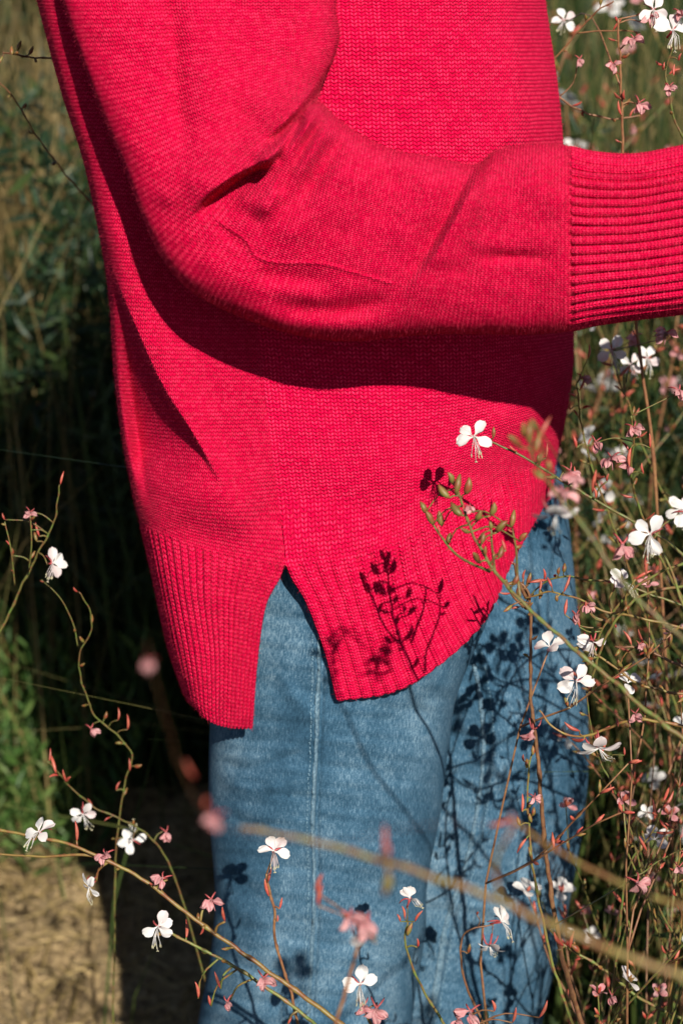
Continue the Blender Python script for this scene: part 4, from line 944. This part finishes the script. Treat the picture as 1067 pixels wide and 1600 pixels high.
branch('upright stem topped by a half open white blossom between the legs', [(636,1440),(632,1465),(640,1500),(660,1545),(690,1595),(720,1660)], -.29, -.30, .0007, .0012, 'stem_green',
 [(F,640,1405,dict(face=(.2,.9,.4),sc=.85,open=.6,pang=(60,110,130,70))),(B,632,1435,dict(dir=(-.2,1,0),sc=.9)),(B,648,1440,dict(dir=(.5,1,0))),(B,625,1440,dict(dir=(-.4,1,0))),(K,636,1462,dict(dir=(.2,1,0),sc=1.3)),(B,652,1480,dict(dir=(.4,1,0)))], seed=22)
branch('curved brown stem with drooping pale flowers before the far shin', [(770,1445),(740,1450),(722,1465),(720,1500),(730,1545),(755,1600),(780,1660)], -.24, -.25, .0006, .0011, 'stem_brown',
 [(F,782,1440,dict(face=(.6,.3,.4),sc=1.0,pang=(20,60,-20,80))),(F,765,1478,dict(face=(-.2,-.8,.4),sc=1.0)),(B,745,1430,dict(dir=(.8,.6,0))),(K,730,1490,{})], seed=23)
branch('soft round pink and white bloom low before the near shin, close to the lens', [(562,1440),(560,1475),(548,1520),(530,1580),(515,1660)], -.70, -.70, .0007, .0012, 'stem_brown', [(W_,566,1440,dict(sc=1.2)),(F,568,1450,dict(sc=.85,open=.3,face=(.1,-.7,.5))),(W_,545,1432,dict(sc=1.0)),(B,495,1395,dict(dir=(0,1,0),sc=1.1)),(B,497,1415,dict(sc=1.0))], seed=24)
branch('white blossom with a pink spent flower at the bottom of the frame', [(560,1560),(575,1590),(590,1640),(600,1700)], -.40, -.40, .0009, .0013, 'stem_olive',
 [(F,562,1538,dict(face=(0,.3,1),roll=0,sc=1.0,y=-.41,pang=(88,30,165,200))),(W_,588,1575,dict(sc=1.2)),(W_,568,1572,dict(sc=.9))], seed=25)
branch('low sprig of pink and coral blossoms at the bottom between the legs', [(735,1580),(742,1600),(750,1650)], -.38, -.38, .0009, .0012, 'stem_brown', [(W_,735,1580,dict(sc=1.2)),(W_,715,1592,dict(sc=1.0)),(B,772,1580,dict(dir=(-.3,1,0),sc=1.4)),(B,842,1590,dict(dir=(.4,1,0),sc=1.2)),(B,800,1598,dict(dir=(.3,.6,0)))], seed=26)
branch('coral bud branch crossing the brown stem low at the right', [(858,1450),(878,1475),(905,1492),(950,1520),(1000,1560),(1080,1600)], -.255, -.27, .0009, .0013, 'stem_green',
 [(B,880,1478,dict(dir=(-.7,1,0),sc=1.6)),(B,890,1482,dict(dir=(-.2,1,0),sc=1.3)),(K,905,1490,dict(dir=(-.4,.4,0),sc=1.5)),(W_,955,1555,dict(sc=.8)),(W_,995,1378,dict(sc=1.1,y=-.4))], (.2,.8,5,.5), seed=27)
# --- left side
branch('forked branch with a pink and white flower before the dark foliage at left', [(94,757),(90,790),(83,822),(62,860),(50,885),(30,925),(10,970),(-30,1040)], -.10, -.06, .0006, .0012, 'stem_green',
 [(F,82,880,dict(face=(.5,.15,.7),roll=-30,sc=.95,y=-.10,pang=(70,110,10,-40))),(B,95,757,dict(dir=(.2,1,0),sc=.8)),(W_,48,800,dict(sc=.8)),(B,62,838,dict(dir=(0,1,0))),(K,58,846,{}),(B,8,812,dict(dir=(-.2,1,0),sc=.9)),(K,20,868,dict(dir=(-.6,1,0))),(B,50,828,{})], None, seed=28,
 side=[[(8,815,-.1),(18,860,-.1),(24,915,-.09)],[(48,805,-.1),(50,850,-.1),(46,890,-.09)]])
branch('looping thin stem that curls down past the hem at left', [(124,925),(140,950),(142,985),(128,1015),(125,1050),(135,1085),(150,1120),(185,1150),(206,1178),(198,1215),(190,1260),(182,1330),(180,1450)], -.08, -.05, .0005, .0009, 'stem_green',
 [(B,122,925,dict(dir=(-.3,1,0))),(W_,143,1138,dict(sc=.9)),(B,185,1125,dict(dir=(0,1,0),sc=.9)),(B,200,1140,dict(dir=(0,1,0))),(B,182,1235,{}),(B,203,1205,dict(dir=(.2,1,0))),(F,208,1312,dict(face=(0,.1,1),sc=1.0,roll=180,pang=(75,-40,190,15)))], (.1,.95,10,.5), seed=29,
 side=[[(65,905,-.08),(95,935,-.08),(115,975,-.08),(122,1010,-.08)]])
branch('straggling branch of red buds and white flower over the path at left', [(75,1190),(95,1210),(115,1235),(150,1262),(190,1280),(225,1300),(260,1340),(290,1420)], -.10, -.08, .0006, .0010, 'stem_green',
 [(B,88,1208,dict(dir=(-.8,1,0),sc=1.3)),(B,105,1222,dict(dir=(-.3,1,0))),(F,130,1272,dict(face=(.2,-.5,.9),sc=.95,roll=20)),(W_,260,1300,dict(sc=.9)),(F,208,1310,dict(sc=.01))], (0,.7,7,.7), seed=30)
branch('dark thin twig with a few leaves crossing the golden grass at top left', [(5,82),(30,86),(55,90),(90,92),(150,100),(230,130)], -.02, .06, .0006, .0010, 'stem_brown', [(K,20,85,dict(sc=1.2)),(K,28,80,{}),(K,45,86,dict(dir=(.6,.8,0)))], (0,.5,4,.1), seed=31)
branch('long blurred diagonal stem behind the jumper back at left', [(-30,100),(20,150),(60,215),(110,280),(170,345)], .1, .2, .0006, .0009, 'stem_brown', [], (0,.8,5,.4), seed=32)
# --- upper right
branch('upright red stem with pink blossoms behind the cuff at upper right', [(965,30),(968,90),(970,150),(972,215),(975,300),(985,420),(1000,560)], -.02, .0, .0008, .0014, 'stem_brown', [(W_,958,100,dict(sc=.8)),(B,975,155,dict(dir=(0,1,0),sc=1.2)),(B,970,180,dict(dir=(0,1,0))),(W_,998,160,dict(sc=1.1)),(W_,1012,25,dict(sc=1.1)),(F,1020,15,dict(sc=1.0)),(W_,990,60,dict(sc=1.0)),(F,880,32,dict(sc=.9,y=.2))], (0,.8,10,.8), seed=33)
branch('dark branch with red buds and a starry white flower in the upper right corner', [(1050,75),(1040,110),(1045,150),(1055,190),(1080,240),(1100,300)], -.05, -.05, .0006, .0011, 'stem_green', [(F,1050,48,dict(face=(.2,.3,.9),sc=1.15,y=-.06,pang=(90,150,30,180))),(B,1035,110,dict(dir=(-.5,1,0))),(B,1052,118,{}),(W_,1045,135,dict(sc=.8)),(B,1060,95,{}),(W_,1060,20,dict(sc=.9))], (0,.6,5,.8), seed=34)
branch('thin dark twig forking above the cuff at upper right', [(958,2),(935,15),(915,35),(880,75),(850,110)], .02, .05, .0006, .0008, 'stem_brown', [], (.2,.9,3,.4), seed=35, ground_=False, side=[[(1000,50,.02),(950,48,.03),(900,52,.04)]])
branch('blurred brown stalk leaning behind the jumper front, upper right', [(1000,180),(950,185),(900,170),(870,150)], .05, .05, .0007, .0009, 'stem_brown', [(W_,905,92,dict(sc=.8))], (.1,.9,4,.7), seed=36, ground_=False)
branch('crowded branch of spent pink and dark red blossoms below the cuff', [(985,650),(990,690),(985,740),(1000,800),(1030,870),(1080,960)], -.16, -.12, .0007, .0012, 'stem_green', [(W_,990,668,dict(sc=1.1)),(W_,955,715,dict(sc=1.2)),(W_,978,725,dict(sc=1.0)),(W_,930,690,dict(sc=1.0)),(B,985,700,dict(dir=(-.1,-1,0),sc=1.3)),(B,1005,740,{}),(W_,1060,610,dict(sc=1.1)),(B,1015,700,{})], (0,.9,10,.7), seed=37)
branch('branch of white blossoms right below the cuff, at the right edge', [(955,548),(965,590),(985,640),(1005,700),(1040,780),(1090,850)], .04, .06, .0007, .0013, 'stem_green', [(F,955,548,dict(sc=1.1)),(W_,992,525,dict(sc=1.1)),(F,1010,560,dict(sc=1.0,y=.1)),(F,985,570,dict(sc=.9,y=.1)),(B,960,575,{}),(W_,1040,520,dict(sc=1.2,y=-.1)),(F,1062,795,dict(sc=1.0,y=0))], (0,.9,10,.8), seed=38)
branch('pink budded branch bowing between the belly of the jumper and the tangle', [(900,600),(905,650),(915,700),(935,760),(960,830),(985,900),(1020,1000)], -.06, -.02, .0006, .0012, 'stem_green', [(B,905,610,{}),(B,890,640,{}),(W_,910,590,dict(sc=.8)),(B,900,700,dict(sc=1.3)),(B,925,770,dict(dir=(-.4,1,0),sc=1.5)),(B,918,560,{})], (0,.9,14,.8), seed=39)

# --- the tangle behind: many alike stems, each one its own object
def tangle_meshes(seed):
    rr = random.Random(seed); m = MB(); h = rr.uniform(.55, .85); lean = Vector((rr.uniform(-.35, .35), rr.uniform(-.2, .2), 1)).normalized()
    pts = [Vector((0, 0, 0))]; d = lean.copy()
    for i in range(12): d = (d+Vector((rr.uniform(-.14, .14), rr.uniform(-.14, .14), -.01))).normalized(); pts.append(pts[-1]+d*h/12)
    m.tube(pts, np.linspace(.0018, .0006, len(pts)), 5, 0); fl = []
    def twig(p, d, L, r):
        q = [p]
        for i in range(6): d = (d+Vector((rr.uniform(-.25, .25), rr.uniform(-.25, .25), .08))).normalized(); q.append(q[-1]+d*L/6)
        m.tube(q, np.linspace(r, .0005, 7), 5, 0)
        for i in range(2, 7):
            for _ in range(2):
                if rr.random() < .8:
                    dd = (d+Vector((rr.uniform(-1, 1), rr.uniform(-1, 1), rr.uniform(-.3, .8)))).normalized(); L_ = rr.uniform(.006, .013); mi = 1 if rr.random() < .55 else 2
                    m.tube([q[i], q[i]+dd*L_*.5, q[i]+dd*L_], [.0006, .0015, .0004], 5, mi)
        if rr.random() < .75: fl.append((q[-1], d, rr.random() < .5))
    for k in range(rr.randint(4, 7)): i = rr.randint(4, 11); twig(pts[i], (d+Vector((rr.uniform(-1.2, 1.2), rr.uniform(-1.2, 1.2), .2))).normalized(), rr.uniform(.08, .22), .0009)
    for k in range(10):      # narrow leaves low down
        i = rr.randint(1, 7); dd = Vector((rr.uniform(-1, 1), rr.uniform(-1, 1), rr.uniform(.1, 1))).normalized(); L_ = rr.uniform(.02, .05); sd = dd.orthogonal().normalized()*.003; a = pts[i]
        m.add([a, a+dd*L_*.5+sd, a+dd*L_, a+dd*L_*.5-sd], [(0, 1, 2, 3)], 3)
    fl.append((pts[-1], d, False)); wm = MB(); pm = MB()
    for p, dd, pink in fl:
        t = pm if pink else wm; fr = frame((dd+Vector((rr.uniform(-.6, .6), -.7, .0))).normalized(), Vector((0, 0, 1)))
        for a in (50, 128, -20, 200):
            vs, fs_ = petal_grid(L=.0125 if not pink else .009, W=.0085 if not pink else .005, curl=.2, seed=rr.randint(0, 99)); mt = Matrix.Translation(p) @ fr @ Matrix.Rotation(math.radians(a-90), 4, 'Z') @ Matrix.Rotation(rr.uniform(0, .6 if not pink else 1.2), 4, 'X')
            t.add([mt @ Vector(v) for v in vs], fs_, 0)
    return m.mesh('stem', [M['stem_green'] if seed % 3 else M['stem_brown'], M['bud'], M['capsule'], M['leaf']]), (wm.mesh('blossom', [M['petal']]) if wm.v else None), (pm.mesh('blossom', [M['petal_pink']]) if pm.v else None)
protos = [tangle_meshes(s) for s in range(100, 112)]
def tangle(n, xr, yr, label, group, sc=(.85, 1.2), filt=None, seed=5, outside=False, cap=99):
    rr = random.Random(seed)
    for i in range(n):
        x, y = rr.uniform(*xr), rr.uniform(*yr)
        if filt and not filt(x, y): continue
        p = rr.choice(protos); root = link('gaura_plant', None); root.location = (x, y, 0); root.rotation_euler = (rr.uniform(-.12, .12), rr.uniform(-.12, .12), rr.uniform(0, 6.28)); root.scale = (rr.uniform(*sc),)*3
        if outside:      # keep clear of the legs (or of the whole view)
            mt = Matrix.LocRotScale(root.location, root.rotation_euler, root.scale); ok = True
            for v_ in list(p[0].vertices)[::6]:
                q = (mt @ v_.co)-CAM; dp = q.dot(FWD)
                if dp > 0 and q.x/dp/KPX+533.5 < outside: ok = False; break
            if not ok or cap <= 0: bpy.data.objects.remove(root); continue
            cap -= 1
        tag(root, label, 'flower plant', group)
        link('stem', p[0], root)
        for q in p[1:]:
            if q: link('blossom', q, root)
tangle(90, (0.20, 0.45), (-0.75, -0.10), 'unseen tall gaura plant added beyond the right edge to shade the jeans', 'unseen gaura plants added to shade the jeans', (1.2, 1.7), seed=9, outside=1075, cap=24)  # kept out of view, added only to throw plant shadows on the jeans
tangle(60, (0.15, 0.30), (-0.32, -0.06), 'wiry gaura plant in sharp focus right beside the far knee', 'gaura plants beside the far knee', (.95, 1.3), seed=31, outside=745, cap=20)
tangle(22, (0.25, 1.1), (0.5, 1.6), 'tall gaura plant rising behind the cuff', 'tall gaura plants behind the cuff', (1.6, 2.1), seed=44)
tangle(60, (0.21, 0.6), (0.08, 0.7), 'wiry gaura plant with red buds crowding close behind the jeans', 'gaura plants close behind the jeans at right', (.9, 1.35), seed=15)
tangle(60, (0.24, 1.1), (0.5, 1.5), 'wiry gaura plant with red buds in the soft tangle right of the jeans', 'gaura plants in the tangle at right', (1.0, 1.6), seed=5)
tangle(9, (-1.0, -0.2), (1.2, 1.7), 'wiry gaura plant in the dark foliage behind the jumper back', 'gaura plants in the dark foliage at left', (.6, 0.85), seed=6)

# leafy clump in the sun at left, straws on the path
def sprigs():
    P, D, T, ln = [], [], [], []
    for k in range(90):
        x, y = rng.uniform(-.66, -.36), rng.uniform(.9, 1.25); h = rng.uniform(.12, .42); lean = rng.normal(0, .3, 2)
        for q in range(26):
            f = (q+1)/26; p = np.array([x+lean[0]*h*f, y+lean[1]*h*f, h*f]); a = q*2.4
            P.append(p); D.append([math.cos(a), math.sin(a), .55+f]); T.append(rng.uniform(.2, 1)); ln.append(rng.uniform(.025, .05)*(1.2-f*.5))
    P, D, T, ln = map(np.array, (P, D, T, ln)); V, F_, T_ = leaves(P, D, ln, ln*.2, T)
    o = link('leafy_clump', tri_mesh_tone('leafy_clump', V, F_, T_, M['sprig'])); tag(o, 'sunlit clump of fresh green narrow leaves at the edge of the path', 'shrub', kind='stuff')
sprigs()
def straws():
    n = 2600; x = rng.uniform(-1.0, .1, n); y = rng.uniform(.2, 1.4, n); a = rng.uniform(0, PI, n); L_ = rng.uniform(.01, .07, n); w_ = rng.uniform(.0007, .0016, n); z = rng.uniform(.012, .028, n); dz = rng.uniform(-.008, .012, n)
    d = np.stack([np.cos(a)*L_, np.sin(a)*L_, dz], 1); s_ = np.stack([-np.sin(a)*w_, np.cos(a)*w_, np.zeros(n)], 1); up = np.stack([np.zeros(n), np.zeros(n), w_*1.2], 1); p = np.stack([x, y, z], 1)
    V = np.stack([p-s_, p+s_, p+up, p+d-s_, p+d+s_, p+d+up], 1); b = np.arange(n)[:, None]*6
    F_ = np.concatenate([b+np.array([[0, 2, 5, 3]]), b+np.array([[2, 1, 4, 5]])])
    o = link('straw', tri_mesh_tone('straw', V.reshape(-1, 3), F_, np.repeat(rng.uniform(.4, 1, n), 6), M['dry'])); tag(o, 'short dry straws lying on the sunlit path', 'straw', kind='stuff')
    V, F_, T = blades(1500, (-.95, .1), (.35, 1.3), (.015, .05), (.001, .003), .8); o = link('short_grass', tri_mesh_tone('short_grass', V, F_, T, M['dry'])); tag(o, 'sparse short dry grass on the path', 'grass', kind='stuff')
    # crumbs of soil
    bm = bmesh.new()
    for k in range(900):
        r = random.uniform(.002, .009); mt = Matrix.Translation((random.uniform(-1, .1), random.uniform(.3, 1.35), random.uniform(.004, .016))) @ Matrix.Rotation(random.random()*6, 4, 'Z') @ Matrix.Diagonal((r*random.uniform(.7, 1.4), r, r*.7, 1))
        bmesh.ops.create_icosphere(bm, subdivisions=1, radius=1, matrix=mt)
    me = bpy.data.meshes.new('soil_crumbs'); bm.to_mesh(me); bm.free(); me.materials.append(bpy.data.materials['dry_soil']); o = link('soil_crumbs', me); tag(o, 'crumbs of dry soil scattered over the path', 'soil', kind='stuff')
straws()
